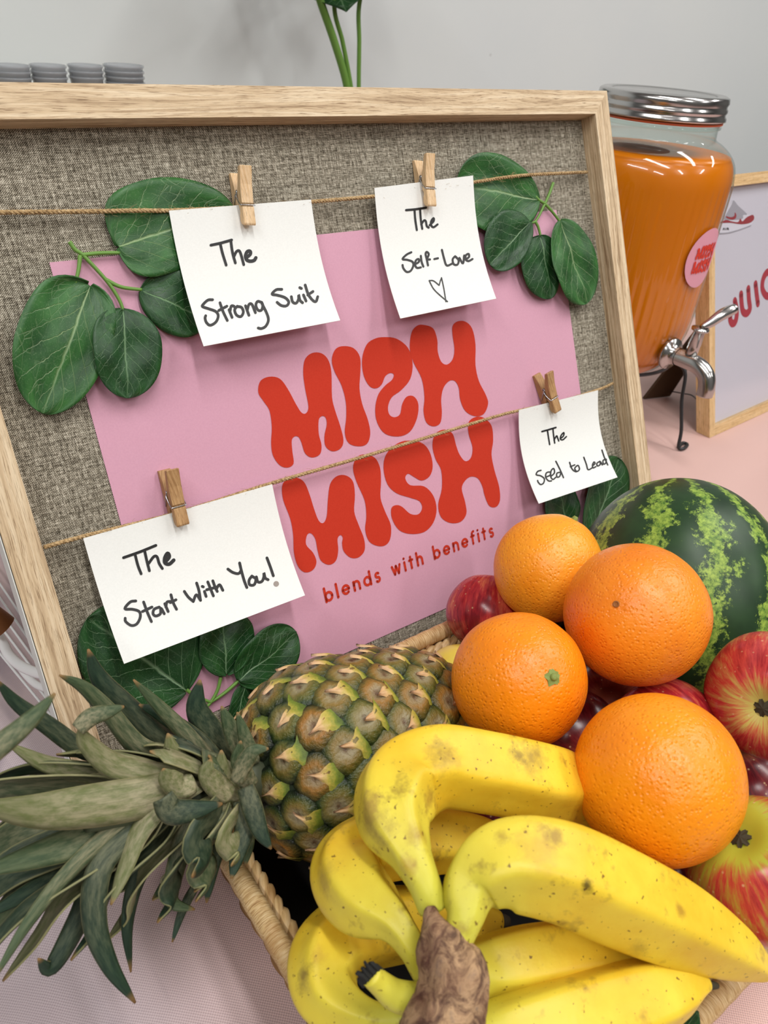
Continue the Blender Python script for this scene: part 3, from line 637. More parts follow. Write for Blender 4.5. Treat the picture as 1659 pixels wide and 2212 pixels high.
clothespin((372,1014),(396,1136), M_PEG2, 'darker brown mini clothespin gripping the Start With You card')
clothespin((1188,804),(1206,890), M_PEG2, 'tan mini clothespin gripping the Seed to Lead card')

# leaf sprigs on the board
def leaf_blade(parent, base, tip, sa, sb, n0, mat, seed=0, curl=0.004, tipn=0.0):
    A = np.array(board_uv(*base, n0)); T_ = np.array(board_uv(*tip, n0)); a = np.array(board_uv(*sa, n0)); b = np.array(board_uv(*sb, n0))
    d = T_-A; L = np.linalg.norm(d); d /= L; w = np.array([-d[1], d[0]])
    wa = (a-A)@w; wb = (b-A)@w; ta = ((a-A)@d/L+(b-A)@d/L)/2; ta = min(0.68, max(0.32, ta))
    pw = math.log(0.5)/math.log(ta)
    NA, NB = 26, 16; V = []; U = []; Fc = []
    for j in range(NA+1):
        t = j/NA
        tt = 0.5-0.5*math.cos(math.pi*t)
        q_ = tt**pw; prof = max(0.0, 1-abs(2*q_-1)**2.35)**(1/1.9)
        if j in (0, NA): prof = 0.0 if j == NA else 0.05
        for i in range(NB+1):
            s = -1+2*i/NB; ww = (wb if s > 0 else -wa)*abs(s) if False else (abs(s)*(wb if s > 0 else wa))
            p = A+d*L*(tt-(0.025*abs(s)**1.5*max(0, 1-tt/.25)))+w*ww*prof*(1+.025*noise.noise(Vector((tt*4+seed, s*2, 3))))
            dep = n0+curl*(abs(s)**1.6)*prof*0.7+0.0030*noise.noise(Vector((tt*3.1+seed, s*1.7, seed*1.3)))+curl*0.5*math.sin(tt*math.pi)-abs(curl)*0.2*(1-abs(s))*prof+tipn*tt*tt
            V.append(board(p[0], p[1], max(0.0012, dep))); U.append((s, tt))
    for j in range(NA):
        for i in range(NB): Fc.append((j*(NB+1)+i, j*(NB+1)+i+1, (j+1)*(NB+1)+i+1, (j+1)*(NB+1)+i))
    o = mesh('leaf', V, Fc, mat, parent, U); solid(o, 0.0004, 0); return o
def stalk(parent, pts, r=0.0013, n=0.004):
    P = catmull([on_board(x, y, n) for x, y in pts], 8); mesh('stalk', *((lambda t: (t[0], t[1]))(tube(P, np.linspace(r, r*0.8, len(P)), 8))), M_STALK, parent)
def sprig(loc_px, label, leaves, stalks):
    r = thing('leaf_sprig', on_board(*loc_px, 0), label, 'leaf sprig', 'artificial eucalyptus sprigs at the board corners')
    for i, l in enumerate(leaves): leaf_blade(r, *l[:5], l[5], seed=i*1.7+loc_px[0]*0.01, curl=l[6] if len(l) > 6 else 0.004)
    for s in stalks: stalk(r, s)
sprig((175,552), 'eucalyptus sprig of four round leaves at upper left of board', [
 ((256,533),(505,452),(340,383),(325,606),.0035,M_LEAF,.003),((306,628),(448,690),(380,574),(392,733),.0040,M_LEAFD,.0008),
 ((194,618),(92,893),(22,735),(247,720),.006,M_LEAF,.004),((265,670),(276,860),(198,755),(346,757),.0095,M_LEAFD,.003)],
 [[(150,522),(163,540),(181,553),(230,606),(256,645),(267,672)],[(176,551),(215,547),(260,546)],[(173,552),(170,580),(163,612)],[(228,604),(262,620),(306,626)]])
sprig((1178,437), 'eucalyptus sprig of four leaves at upper right by the Self-Love card', [
 ((1160,432),(985,398),(1078,338),(1056,508),.0035,M_LEAF,.003),((1142,481),(1058,572),(1046,487),(1135,548),.008,M_LEAFD,.002),
 ((1168,511),(1190,645),(1121,572),(1204,565),.006,M_LEAFD,.002),((1211,479),(1268,655),(1190,585),(1281,562),.009,M_LEAF,.004)],
 [[(1195,395),(1186,420),(1177,440),(1158,476),(1143,482)],[(1177,440),(1164,432),(1157,424)],[(1177,440),(1195,460),(1210,480)],[(1156,478),(1163,492),(1168,512)]])
sprig((455,1517), 'eucalyptus sprig tucked below the Start With You card', [
 ((400,1490),(190,1335),(205,1500),(420,1345),.0035,M_LEAFD,.002),((489,1456),(480,1320),(427,1400),(548,1375),.005,M_LEAFD,.002),
 ((518,1470),(640,1365),(528,1385),(620,1450),.007,M_LEAFD,.003),((528,1480),(500,1600),(490,1530),(560,1540),.004,M_LEAFD,.002)],
 [[(477,1462),(470,1490),(455,1517),(430,1545)],[(516,1470),(485,1497),(455,1517)],[(400,1488),(425,1505),(455,1517)]])
sprig((1240,1150), 'pair of dark eucalyptus leaves below the Seed to Lead card', [
 ((1232,1150),(1200,1040),(1168,1100),(1250,1090),.0035,M_LEAFD,.002),((1270,1165),(1338,990),(1252,1085),(1360,1055),.0045,M_LEAFD,.003)],
 [[(1232,1148),(1245,1175)],[(1270,1163),(1250,1180)]])

# ---------------------------------------------------------------- second frame
P0 = at_height(1533, 946, 0.0); yaw = math.radians(2.9); lean = math.radians(18.9)
DU = np.array([math.cos(yaw), math.sin(yaw), 0]); NH = np.array([math.sin(yaw), -math.cos(yaw), 0]); DV = np.array([0, 0, 1])*math.cos(lean)-NH*math.sin(lean); DN = np.cross(DU, DV)
if DN@NH < 0: DN = -DN
def f2(a, b, n=0.0): return P0+DU*a+DV*b+DN*n
def f2uv(x, y, n=0.0):
    A = np.array([DU, DV, -ray(x, y)]).T; s = np.linalg.solve(A, C0-P0-n*DN); return s[0], s[1]
FW, FH, FB, FD = 0.236, 0.322, 0.0135, 0.019
f2r = thing('picture_frame', f2(FW/2, 0, -FD/2), 'small light oak picture frame holding a JUICE print right of the dispenser', 'picture frame')
def rail2(name, quad, along):
    mb = MB()
    V = [f2(a, b, 0) for a, b in quad]+[f2(a, b+(.0066 if b == 0 else 0), -FD) for a, b in quad]
    for f in [(0, 1, 2, 3), (7, 6, 5, 4), (0, 4, 5, 1), (1, 5, 6, 2), (2, 6, 7, 3), (3, 7, 4, 0)]:
        mb.add([V[i] for i in f], [(0, 1, 2, 3)], [((quad[i % 4][0] if along == 'u' else quad[i % 4][1]), (quad[i % 4][1] if along == 'u' else quad[i % 4][0])+(0.02 if i > 3 else 0)) for i in f])
    bevel(mb.build(name, M_OAK2, f2r, smooth=False), 0.0004, 1)
rail2('bottom_rail', [(0, 0), (FW, 0), (FW-FB, FB), (FB, FB)], 'u'); rail2('top_rail', [(FW, FH), (0, FH), (FB, FH-FB), (FW-FB, FH-FB)], 'u')
rail2('side_rail', [(0, FH), (0, 0), (FB, FB), (FB, FH-FB)], 'v'); rail2('side_rail', [(FW, 0), (FW, FH), (FW-FB, FH-FB), (FW-FB, FB)], 'v')
q = [(.006, .006), (FW-.006, .006), (FW-.006, FH-.006), (.006, FH-.006)]
mesh('backing_board', *slab([f2(a, b, -.0110) for a, b in q], -DN*.003), M_BROWN, f2r, smooth=False)
pr = mesh('print_sheet', *slab([f2(a, b, -.0075) for a, b in q], -DN*.0005), m_paper('print paper', (226, 224, 228), .02), f2r, smooth=False)
mesh('pane', *slab([f2(a, b, -.0035) for a, b in q], -DN*.0015), M_PANE, f2r, smooth=False)
def z7(x, y): return 1480+x/4.81, 340+y/4.81
def art(name, pts, mat, lift=.0003, w=None, label=None):
    if w is None:
        P = [f2uv(*z7(x, y), -.0075) for x, y in catmull(pts, 4, True)]; V, Fc = poly_fill([f2(a, b, -.0075+lift) for a, b in P])
    else:
        pp = catmull([f2uv(*z7(x, y), -.0075) for x, y in pts], 6); V2, Fc = ribbon2d(pp, w); V = [f2(a, b, -.0075+lift) for a, b in V2]
    o = mesh(name, V, Fc, mat, pr, smooth=False)
M_JRED = plain('print red', (186, 50, 62), 0.6); M_SHG = plain('print grey', (176, 174, 178), 0.6); M_SHW = plain('print white', (236, 235, 238), 0.6); M_SHR = plain('print dark red', (166, 52, 56), 0.6)
art('letter', [(515,1490),(530,1560),(535,1640),(518,1710),(488,1725),(468,1690),(468,1640)], M_JRED, w=.0100)
art('letter', [(580,1420),(585,1510),(600,1600),(640,1620),(672,1570),(662,1480),(655,1365)], M_JRED, w=.0100)
art('letter', [(730,1315),(742,1420),(755,1520)], M_JRED, w=.0100)
art('letter', [(910,1200),(850,1195),(808,1270),(803,1370),(845,1440),(900,1430)], M_JRED, w=.0100)
art('sneaker_drawing', [(340,780),(300,690),(380,640),(420,560),(470,490),(500,440),(550,500),(610,565),(650,595),(700,600),(712,650),(670,710),(560,750),(440,790)], M_SHW, .0003)
art('sneaker_drawing', [(400,640),(440,560),(480,490),(500,445),(550,505),(640,590),(600,600),(590,640),(500,650),(430,650)], M_SHG, .0005)
art('sneaker_drawing', [(360,680),(420,650),(480,665),(545,672),(570,635),(590,665),(640,620),(700,598),(712,640),(670,680),(580,695),(470,680)], M_SHR, .0006)
art('sneaker_drawing', [(420,612),(470,622),(505,608),(512,572),(527,600),(518,635),(480,648),(430,632)], M_SHR, .0007)
art('sneaker_drawing', [(352,790),(440,784),(560,752),(680,708)], M_SHG, .0007, w=.0012)
for st in ([(388,752),(396,735),(404,752)], [(416,735),(416,752)], [(430,752),(430,735),(445,737),(440,745),(448,752)]): art('lettering', st, M_BLACK, .0008, w=.0010)
a = f2(0.085, 0.20, -FD); fa = at_height(1392, 862, 0.001); fb = at_height(1447, 856, 0.001)
st = [f2(0.10, 0.19, -FD-.001), f2(0.13, 0.19, -FD-.001), fb, fa]
mesh('easel_back', *slab(st, np.array([0, 0.004, 0])), M_BROWN, f2r, smooth=False)
mesh('stay_ribbon', *tube(catmull([at_height(1448, 845, .012), at_height(1475, 850, .010), at_height(1500, 858, .009), f2(0.03, 0.02, -FD)], 8), .0008, 6)[:2], M_BLACK, f2r)

# ---------------------------------------------------------------- juice dispenser
JX, JY = 0.790, 0.572
jd = thing('juice_dispenser', (JX, JY, 0), 'glass dispenser full of orange juice with steel lid and tap', 'drink dispenser')
zj = 0.094
glass = [(0.002, zj), (0.052, zj), (0.066, zj+.004), (0.078, zj+.016), (0.087, zj+.034), (0.0925, zj+.060), (0.0938, zj+.10), (0.0940, .26), (0.0945, .300), (0.0940, .318), (0.0905, .331), (0.0830, .341), (0.0730, .3485), (0.0655, .3525), (0.0640, .358), (0.0638, .372)]
def ribs(a, t): return 1+(0.006*math.cos(a*56) if 0.30 < t < 0.58 else 0)
gp = [(p[0], p[1]) for p in catmull([(r, z) for r, z in glass], 4)]
mesh('glass_jar', *lathe(gp, (JX, JY, 0), seg=336, disp=ribs), M_GLASS, jd)
jz = .3375
jp = [(0.0, zj+.003)]+[(max(0.0, r-.0022), max(z, zj+.003)) for r, z in gp if z < jz]
rl = jp[-1][0]; jp += [(rl, jz), (rl*0.5, jz), (0.0001, jz)]
o = mesh('juice', *lathe(jp, (JX, JY, 0), seg=336, disp=lambda a, t: ribs(a, t)), M_JUICE, jd)
tag(mesh('juice_splash', *lathe([(0.0002, jz+.0002), (.02, jz+.0008), (.036, jz+.0002)], (JX-.012, JY+.01, 0), seg=24), plain('juice foam', (214, 130, 90), .6), jd), 'pinkish foam on the juice')
lid = [(0.0001, .3935), (.052, .3935), (.0535, .3925), (.056, .3940), (.0640, .3942), (.0672, .3925), (.0680, .388), (.0668, .3855), (.0668, .3835), (.0682, .3820), (.0682, .3795), (.0670, .3780), (.0672, .3760), (.0688, .3740), (.0690, .3715), (.0660, .3708), (.0655, .372)]
lo = mesh('lid', *lathe(lid, (JX, JY, 0), seg=96), M_STEEL, jd)
mesh('seal', *lathe([(.0640, .3712), (.0668, .3706), (.0668, .3682), (.0640, .3678)], (JX, JY, 0), seg=96), plain('orange rubber seal', (206, 96, 56), .5), jd)
mesh('neck_ring', *lathe([(.0640, .3670), (.0662, .3662), (.0662, .3640), (.0640, .3630)], (JX, JY, 0), seg=96), M_GLASS, jd)
# tap
TZ = 0.1335; fy = JY-0.0925
tp = mesh('tap', *lathe([(0.001, -.003), (.0175, -.003), (.0185, 0), (.0180, .0035), (.012, .0050), (.0105, .009), (.0104, .012)], (JX, fy, TZ), (0, -1, 0), seg=40), M_STEEL, jd)
sp = catmull([(JX, fy-.004, TZ), (JX, fy-.025, TZ), (JX, fy-.040, TZ-.001), (JX, fy-.052, TZ-.008), (JX, fy-.057, TZ-.020), (JX, fy-.0575, TZ-.030)], 8)
tag(mesh('spout', *tube(sp, np.linspace(.0098, .0092, len(sp)), 24)[:2], M_STEEL, tp), 'curved chrome spout')
mesh('valve_stem', *lathe([(.0001, 0), (.0068, 0), (.0070, .010), (.0066, .013), (.0072, .014), (.0062, .030), (.0095, .031), (.0098, .0335), (.0001, .034)], (JX, fy-.026, TZ+.006), (0.03, -0.06, 1), seg=24), M_STEEL, tp)
lv = catmull([(JX+.002, fy-.028, TZ+.040), (JX+.012, fy-.031, TZ+.045), (JX+.024, fy-.034, TZ+.053), (JX+.036, fy-.037, TZ+.058), (JX+.041, fy-.038, TZ+.059)], 5)
mesh('lever', *tube(lv, [.0035+.0030*math.sin(min(1, i/(len(lv)-1)*1.1)*math.pi*0.75) for i in range(len(lv))], 14)[:2], M_STEEL, tp)
# sticker wrapped on the glass
cz = 0.2420; sr = 0.0320; STK = 0.012; RJ = 0.0950
def on_jar(a, z, r=RJ):            # a metres to the right of the front line
    an = a/RJ; return (JX+r*math.sin(an), JY-r*math.cos(an), z)
V = [on_jar(STK, cz)]; Fc = []; K = 40
for ring_ in range(1, 7):
    for k in range(K): V.append(on_jar(STK+sr*ring_/6*math.cos(2*math.pi*k/K), cz+sr*ring_/6*math.sin(2*math.pi*k/K)))
Fc += [(0, 1+k, 1+(k+1) % K) for k in range(K)]+[(1+(r-1)*K+k, 1+r*K+k, 1+r*K+(k+1) % K, 1+(r-1)*K+(k+1) % K) for r in range(1, 6) for k in range(K)]
st = mesh('sticker', V, Fc, plain('pink sticker', (226, 160, 178), .45), jd)
for k, pts in LOGO.items():
    mb = MB(); pp = [(STK+(u-LC[0])/LS*sr*1.25, cz-(v-LC[1])/LS*sr*1.25) for u, v in pts]
    V, Fc = poly_fill([(x, y, 0.0) for x, y in pp]); mb.add([on_jar(x, y, RJ+.0006) for x, y, _ in V], Fc); mb.build('letter', plain('sticker red', (214, 50, 28), .5) if k == 'M1' else bpy.data.materials['sticker red'], st, smooth=False)
# wire stand
sd = thing('dispenser_stand', (JX, JY, 0), 'dark wire ring stand with splayed legs under the juice dispenser', 'stand')
rr = .0835; rz = .1060
mesh('ring', *tube([(JX+rr*math.cos(t), JY+rr*math.sin(t), rz) for t in np.linspace(0, 2*math.pi, 73)], .0022, 8)[:2], M_DARKWIRE, sd)
foot = at_height(1465, 968, 0.003); fdir = np.array([foot[0]-JX, foot[1]-JY]); fd = math.hypot(*fdir); f0 = math.atan2(fdir[1], fdir[0])
for k in range(3):
    an = f0+k*2*math.pi/3; c, s_ = math.cos(an), math.sin(an)
    w1 = [(.103, .205, .095), (.109, .12, .060), (.119, .05, .025)]
    P = catmull([(JX+rr*math.cos(an+.22), JY+rr*math.sin(an+.22), rz)]+[(JX+q_*math.cos(an+da), JY+q_*math.sin(an+da), zz) for q_, da, zz in w1]+[ (JX+fd*c, JY+fd*s_, .0045), (JX+(fd+.006)*c-.004*s_, JY+(fd+.006)*s_+.004*c, .0026), (JX+(fd+.008)*c-.018*s_, JY+(fd+.008)*s_+.018*c, .0026), (JX+(fd+.002)*c-.020*s_, JY+(fd+.002)*s_+.020*c, .0026), (JX+(fd)*c-.006*s_, JY+fd*s_+.006*c, .0026)], 6)
    mesh('leg', *tube(P, .0022, 8)[:2], M_DARKWIRE, sd)

# ---------------------------------------------------------------- basket
BX0, BX1, BY0, BY1, RZ = 0.0955, 0.575, 0.0352, 0.3030, 0.067
bk = thing('fruit_basket', ((BX0+BX1)/2, (BY0+BY1)/2, 0), 'rectangular woven seagrass basket holding the fruit on the pink cloth', 'basket')
def rrect(x0, x1, y0, y1, r, z, n=None):
    P = []
    for cx, cy, a0 in ((x1-r, y0+r, -90), (x1-r, y1-r, 0), (x0+r, y1-r, 90), (x0+r, y0+r, 180)):
        for k in range(9): a = math.radians(a0+90*k/8); P.append((cx+r*math.cos(a), cy+r*math.sin(a), z))
    P.append(P[0]); P = np.array(P); L = np.concatenate([[0], np.cumsum(np.linalg.norm(np.diff(P, axis=0), axis=1))])
    m = n or 400; s = np.linspace(0, L[-1], m+1)[:-1]
    return np.stack([np.interp(s, L, P[:, k]) for k in range(3)], 1), L[-1]
P, LL = rrect(BX0, BX1, BY0, BY1, .035, RZ, 900)
V, Fc, U = tube(P, [.0056*(1+.05*abs(math.sin(i/900*LL/0.0125*math.pi))) for i in range(900)], 12, False, closed=True, vlen=6)
U = [(u*0.3+v*2, v) for u, v in U]
mesh('rim', V, Fc, M_STRAW, bk, U)
P2, _ = rrect(BX0+.009, BX1-.009, BY0+.009, BY1-.009, .03, RZ-.007, 1200)
for ph in (0, math.pi):
    Q = [P2[i]+np.array([0, 0, .0035*math.sin(i/1200*LL/.016*2*math.pi/1+ph)])+np.array([0.0022*math.cos(i/1200*LL/.016*2*math.pi+ph)]*2+[0]) for i in range(1200)]
    V, Fc, U = tube(Q, .0030, 8, False, closed=True, vlen=3); mesh('rim_braid', V, Fc, M_STRAW, bk, [(v, u*.02) for u, v in U])
for lvl in range(6):
    z = .006+lvl*.0100; ins = .012*(1-z/RZ); P, _ = rrect(BX0+.004+ins, BX1-.004-ins, BY0+.004+ins, BY1-.004-ins, .034, z, 700)
    n2 = rrect(BX0+.004+ins-.003, BX1-.004-ins+.003, BY0+.004+ins-.003, BY1-.004-ins+.003, .037, z, 700)[0]
    Q = [P[i]+(n2[i]-P[i])*0.9*math.sin(i/700*2*math.pi*36+lvl*math.pi) for i in range(700)]
    V, Fc, U = tube(Q, .0054, 8, False, closed=True, vlen=2); mesh('woven_strand', V, Fc, M_STRAW2, bk, [(v, u*.03) for u, v in U])
for k in range(72):
    i = int(k/72*900); z0 = .003; p = rrect(BX0+.004, BX1-.004, BY0+.004, BY1-.004, .034, RZ, 900)[0][i] if k == 0 else PS[i]
    if k == 0: PS = rrect(BX0+.004, BX1-.004, BY0+.004, BY1-.004, .034, RZ, 900)[0]; PB = rrect(BX0+.016, BX1-.016, BY0+.016, BY1-.016, .03, z0, 900)[0]; p = PS[i]
    mesh('stake', *tube([PB[i], (PB[i]+p)/2, p], .0020, 6)[:2], M_STRAW2, bk)
V, Fc = box(((BX0+BX1)/2, (BY0+BY1)/2, .003), (BX1-BX0-.055, BY1-BY0-.055, .005)); mesh('base', V, Fc, M_BASE_SHADE, bk, smooth=False)

# ---------------------------------------------------------------- oranges
def on_sphere(c, r, x, y):
    d = ray(x, y); d = d/np.linalg.norm(d); oc = C0-c; b = oc@d; q = b*b-(oc@oc-r*r)
    t = -b-math.sqrt(max(0, q)); return C0+d*t
def sphereish(c, R, sq=(1, 1, 1), amp=.012, seed=0, seg=96, rings=64, pinch=None):
    V = []; Fc = []; U = []
    for j in range(rings+1):
        th = math.pi*j/rings
        for i in range(seg):
            ph = 2*math.pi*i/seg; d = Vector((math.sin(th)*math.cos(ph), math.sin(th)*math.sin(ph), math.cos(th)))
            k = 1+amp*noise.noise(d*1.6+Vector((seed, seed, 0)))+amp*.25*noise.noise(d*6+Vector((seed, 0, 0)))
            if pinch is not None:
                for pd, amt, wd in pinch:
                    k += amt*math.exp(-((1-d.dot(Vector(pd)))/wd))
            V.append(c+np.array([d.x*sq[0], d.y*sq[1], d.z*sq[2]])*R*k); U.append((i/seg, j/rings))
    for j in range(rings):
        for i in range(seg): Fc.append((j*seg+i, (j+1)*seg+i, (j+1)*seg+(i+1) % seg, j*seg+(i+1) % seg))
    return V, Fc, U
def rosette(parent, name, p, nrm, r, mat, pts=5, inner=.5, h=.0012, knob=None):
    nrm = Vector(nrm).normalized(); q = Vector((0, 0, 1)).rotation_difference(nrm).to_matrix(); V = [np.array(Vector(p)+nrm*h)]; 
    for k in range(pts*2): a = math.pi*k/pts; rr_ = r*(1 if k % 2 == 0 else inner); V.append(np.array(Vector(p)+q@Vector((rr_*math.cos(a), rr_*math.sin(a), h*(0.2 if k % 2 == 0 else .8)))))
    o = mesh(name, V, [(0, 1+k, 1+(k+1) % (2*pts)) for k in range(2*pts)], mat, parent, smooth=False); solid(o, .0008, 0)
    if knob: mesh('stem_stub', *lathe([(knob, 0), (knob*1.05, h*1.4), (knob*.7, h*2.1), (.00005, h*1.9)], p, nrm, seg=14), M_CALYX, o)
    return o
OR = [  # px centre, px radius, real radius, label, palette
 (1184, 1228, 117, .0368, 'orange at the back of the pile leaning on the poster', ((252, 168, 44), (246, 150, 26)), (1240, 1124), 'knob'),
 (1374, 1327, 153, .0425, 'large orange with a round blossom scar resting against the watermelon', ((248, 148, 34), (236, 128, 20)), (1331, 1305), 'scar'),
 (1120, 1468, 145, .0380, 'orange with a green stem button beside the pineapple', ((250, 150, 20), (244, 136, 10)), (1193, 1463), 'knob'),
 (1420, 1681, 179, .0405, 'orange in front nearest the bananas with plain pitted skin', ((250, 152, 18), (244, 138, 10)), None, None)]
for i, (x, y, rp, R, lab, pal, bt, kd) in enumerate(OR):
    c = at_depth(x, y, F*R/rp)
    pin = []
    if bt:
        bp = on_sphere(c, R, *bt) ; bd = (bp-c)/np.linalg.norm(bp-c); pin = [(bd, -.03, .012), (bd, .035, .10)] if kd == 'knob' else [(bd, -.008, .01)]
    V, Fc, U = sphereish(c, R, seed=i*3.1, pinch=pin)
    o = mesh('orange', V, Fc, m_orange('orange peel %s' % 'abcd'[i], *pal, i*1.3), uv=U, loc=c-np.array([0, 0, R])); tag(o, lab, 'orange', 'oranges piled in the basket')
    if kd == 'knob': rosette(o, 'calyx', bp-bd*R*.020, bd, .0056 if i == 2 else .0035, M_CALYX, 5, .62, .0018, .0019)
    if kd == 'scar': mesh('blossom_scar', *lathe([(.0019, .0002), (.0019, .0005), (.0013, .0006), (.0011, .0002), (.0001, .0003)], bp-bd*R*.006, bd, seg=18)[:2], M_SCAR, o)

# ---------------------------------------------------------------- apples
def apple(x, y, rp, R, axis, mat, label, sepals=True, spin=0.0):
    c = at_depth(x, y, F*R/rp); prof = []
    for k in range(41):
        th = math.pi*k/40; r = math.sin(th)*(1.0+.06*math.cos(th)); z = -math.cos(th)*.90
        dim = math.exp(-(r/.33)**2); z += (.28*dim if z < 0 else -.24*dim)
        prof.append((max(r, .0001)*R, z*R))
    V, Fc, U = lathe(prof, c, axis, 72, disp=lambda a, t: 1+.012*math.cos(5*a+1)*math.sin(t*math.pi))
    o = mesh('apple', V, Fc, mat, uv=U, loc=c-np.array([0, 0, R*.9])); tag(o, label, 'apple', 'apples in the basket')
    ax = np.array(Vector(axis).normalized())
    if sepals: rosette(o, 'calyx', c+ax*R*.63, ax, R*.22, M_SEPAL, 7, .40, .0034)
    else: mesh('stem', *tube(catmull([c+ax*R*.64, c+ax*R*.8, c+ax*R*.95+np.array([.002, 0, 0])], 4), [.0012]*9, 8)[:2], M_SEPAL, o)
    return o
def toward(x, y, rp, R, px, py):
    c = at_depth(x, y, F*R/rp); p = on_sphere(c, R, px, py); return tuple(p-c)
A_RED = m_apple('deep red apple skin', (172, 44, 48), (120, 22, 34), (222, 150, 90), .30, .62, 0)
A_STR = m_apple('striped red apple skin', (196, 66, 62), (150, 36, 42), (196, 182, 96), .32, .62, 0)
A_YEL = m_apple('yellow red apple skin', (206, 80, 54), (160, 34, 40), (226, 206, 84), .52, .84, 0)
A_MIX = m_apple('green red apple skin', (192, 66, 58), (146, 34, 42), (174, 178, 60), .40, .70, 0)
apple(1062, 1322, 97, .0328, (0.5, 0.5, 0.7), A_RED, 'dark red apple half hidden behind the two left oranges')
apple(1000, 1496, 104, .032, (-0.8, 0.2, -0.4), A_YEL, 'yellow and red apple peeking between pineapple and orange')
apple(1428, 1574, 120, .034, (0.1, 0.9, 0.3), A_RED, 'dark red apple wedged between the three large oranges')
apple(1668, 1504, 138, .037, toward(1668, 1504, 138, .037, 1640, 1542), A_STR, 'red striped apple facing its calyx beside the watermelon')
apple(1640, 1872, 154, .0345, toward(1640, 1872, 154, .0345, 1582, 1783), A_MIX, 'green and red apple at lower right under the front orange')

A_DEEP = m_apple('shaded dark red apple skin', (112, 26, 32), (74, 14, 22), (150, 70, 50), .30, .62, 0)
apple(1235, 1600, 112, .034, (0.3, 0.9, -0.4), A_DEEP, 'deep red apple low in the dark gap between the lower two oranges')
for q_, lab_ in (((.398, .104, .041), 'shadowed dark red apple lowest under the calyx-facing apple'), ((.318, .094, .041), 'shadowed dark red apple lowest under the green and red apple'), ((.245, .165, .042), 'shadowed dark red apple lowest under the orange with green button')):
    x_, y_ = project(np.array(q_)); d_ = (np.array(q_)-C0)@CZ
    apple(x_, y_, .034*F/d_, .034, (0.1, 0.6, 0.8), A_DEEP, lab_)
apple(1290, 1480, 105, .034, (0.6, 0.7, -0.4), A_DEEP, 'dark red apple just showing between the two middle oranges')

# ---------------------------------------------------------------- watermelon
mc = at_depth(1463, 1290, .572); max_ = Vector(CY*-1.0+CX*0.05+CZ*0.10).normalized(); MR, ML = .0768, .0888
prof = [(max(.0002, MR*math.sin(math.pi*k/64)**.96 if 0 < k < 64 else .0002), -ML*math.cos(math.pi*k/64)) for k in range(65)]
V, Fc, U = lathe(prof, mc, max_, 128, disp=lambda a, t: 1+.006*math.cos(10*a)*math.sin(math.pi*t))
o = mesh('watermelon', V, Fc, m_melon(), uv=U, loc=mc-np.array([0, 0, .085])); tag(o, 'dark green striped watermelon at the back right of the basket', 'watermelon')

# ---------------------------------------------------------------- pineapple
PA = at_depth(546, 1684, .402); PB_ = at_depth(978, 1552, .500)
ax = (PB_-PA)/np.linalg.norm(PB_-PA); PL = np.linalg.norm(PB_-PA)+.004
pn = thing('pineapple', (PA+PB_)/2-np.array([0, 0, .055]), 'whole pineapple lying across the left end of the basket, leafy crown to the left', 'pineapple')
def prad(t): return .0545*(max(0.0, 1-abs(2*t-1.0)**3.4))**.5*(1.02-.12*t)
e1 = np.cross(ax, [0, 0, 1]); e1 /= np.linalg.norm(e1); e2 = np.cross(ax, e1)
prof = [(max(.0003, prad(k/40)*.962), k/40*PL) for k in range(41)]
tag(mesh('core_skin', *lathe(prof, PA, ax, 64)[:2], plain('dark green groove skin', (26, 40, 16), .7), pn), 'dark green grooves')
# fruitlet mesh in its own frame: x towards the crown, z outwards
me_f = bpy.data.meshes.new('fruitlet'); V = [(0, 0, .0030)]; U = [(0, .5)]; Fc = []; K = 18
rings_ = (.2, .42, .62, .8, .92, 1.0)
for r in rings_:
    for k in range(K):
        a = 2*math.pi*k/K; hexr = math.cos(math.pi/6)/math.cos(((a+math.pi/6) % (math.pi/3))-math.pi/6); hexr = .85*hexr+.15
        R_ = .0128*r*hexr; h = .0047*(1-r**3.2)-.0020*math.exp(-(r/.25)**2)-.0010*(1 if r == 1.0 else 0)
        h += .0012*math.cos(a)*r*(1-r)*-2
        V.append((R_*math.cos(a)*.98, R_*math.sin(a)*1.04, h)); U.append((r, .5-.5*math.cos(a)*r))
Fc = [(0, 1+k, 1+(k+1) % K) for k in range(K)]+[(1+(q-1)*K+k, 1+q*K+k, 1+q*K+(k+1) % K, 1+(q-1)*K+(k+1) % K) for q in range(1, len(rings_)) for k in range(K)]
me_f.from_pydata(V, [], Fc); me_f.shade_smooth(); l = me_f.uv_layers.new(name='UVMap')
for lp in me_f.loops: l.data[lp.index].uv = U[lp.vertex_index]
me_f.materials.append(m_fruitlet())
def bract_mesh(seed):
    rnd = random.Random(seed); me = bpy.data.meshes.new('bract'); V = []; U = []; Fc = []; NJ, NI = 8, 6
    bend = rnd.uniform(-.004, .004); lift = rnd.uniform(-.0012, .0016)
    for j in range(NJ+1):
        t = j/NJ; w = (.0104*(1-t)**1.9+.0012*(1-t)+.0002)*(1+.25*math.sin(t*11+seed)); x = -.0130+.0160*t+rnd.uniform(-.0006, .0006)*t
        for i in range(NI+1):
            s = -1+2*i/NI; base = .0047*(1-min(1, abs(x)/.0125)**3.2)
            V.append((x+rnd.uniform(-.0003, .0003), s*w+bend*t*t, base+.0010-abs(s)**2*.0016*(1-t)-.0008*(1-t)+lift*t**3+.0007*math.sin(s*5)*t)); U.append((s, t))
    for j in range(NJ):
        for i in range(NI): Fc.append((j*(NI+1)+i, j*(NI+1)+i+1, (j+1)*(NI+1)+i+1, (j+1)*(NI+1)+i))
    me.from_pydata(V, [], Fc); me.shade_smooth(); l = me.uv_layers.new(name='UVMap')
    for lp in me.loops: l.data[lp.index].uv = U[lp.vertex_index]
    me.materials.append(MBR); return me
MBR = m_bract(); BR = [bract_mesh(s) for s in range(6)]
NF = 142
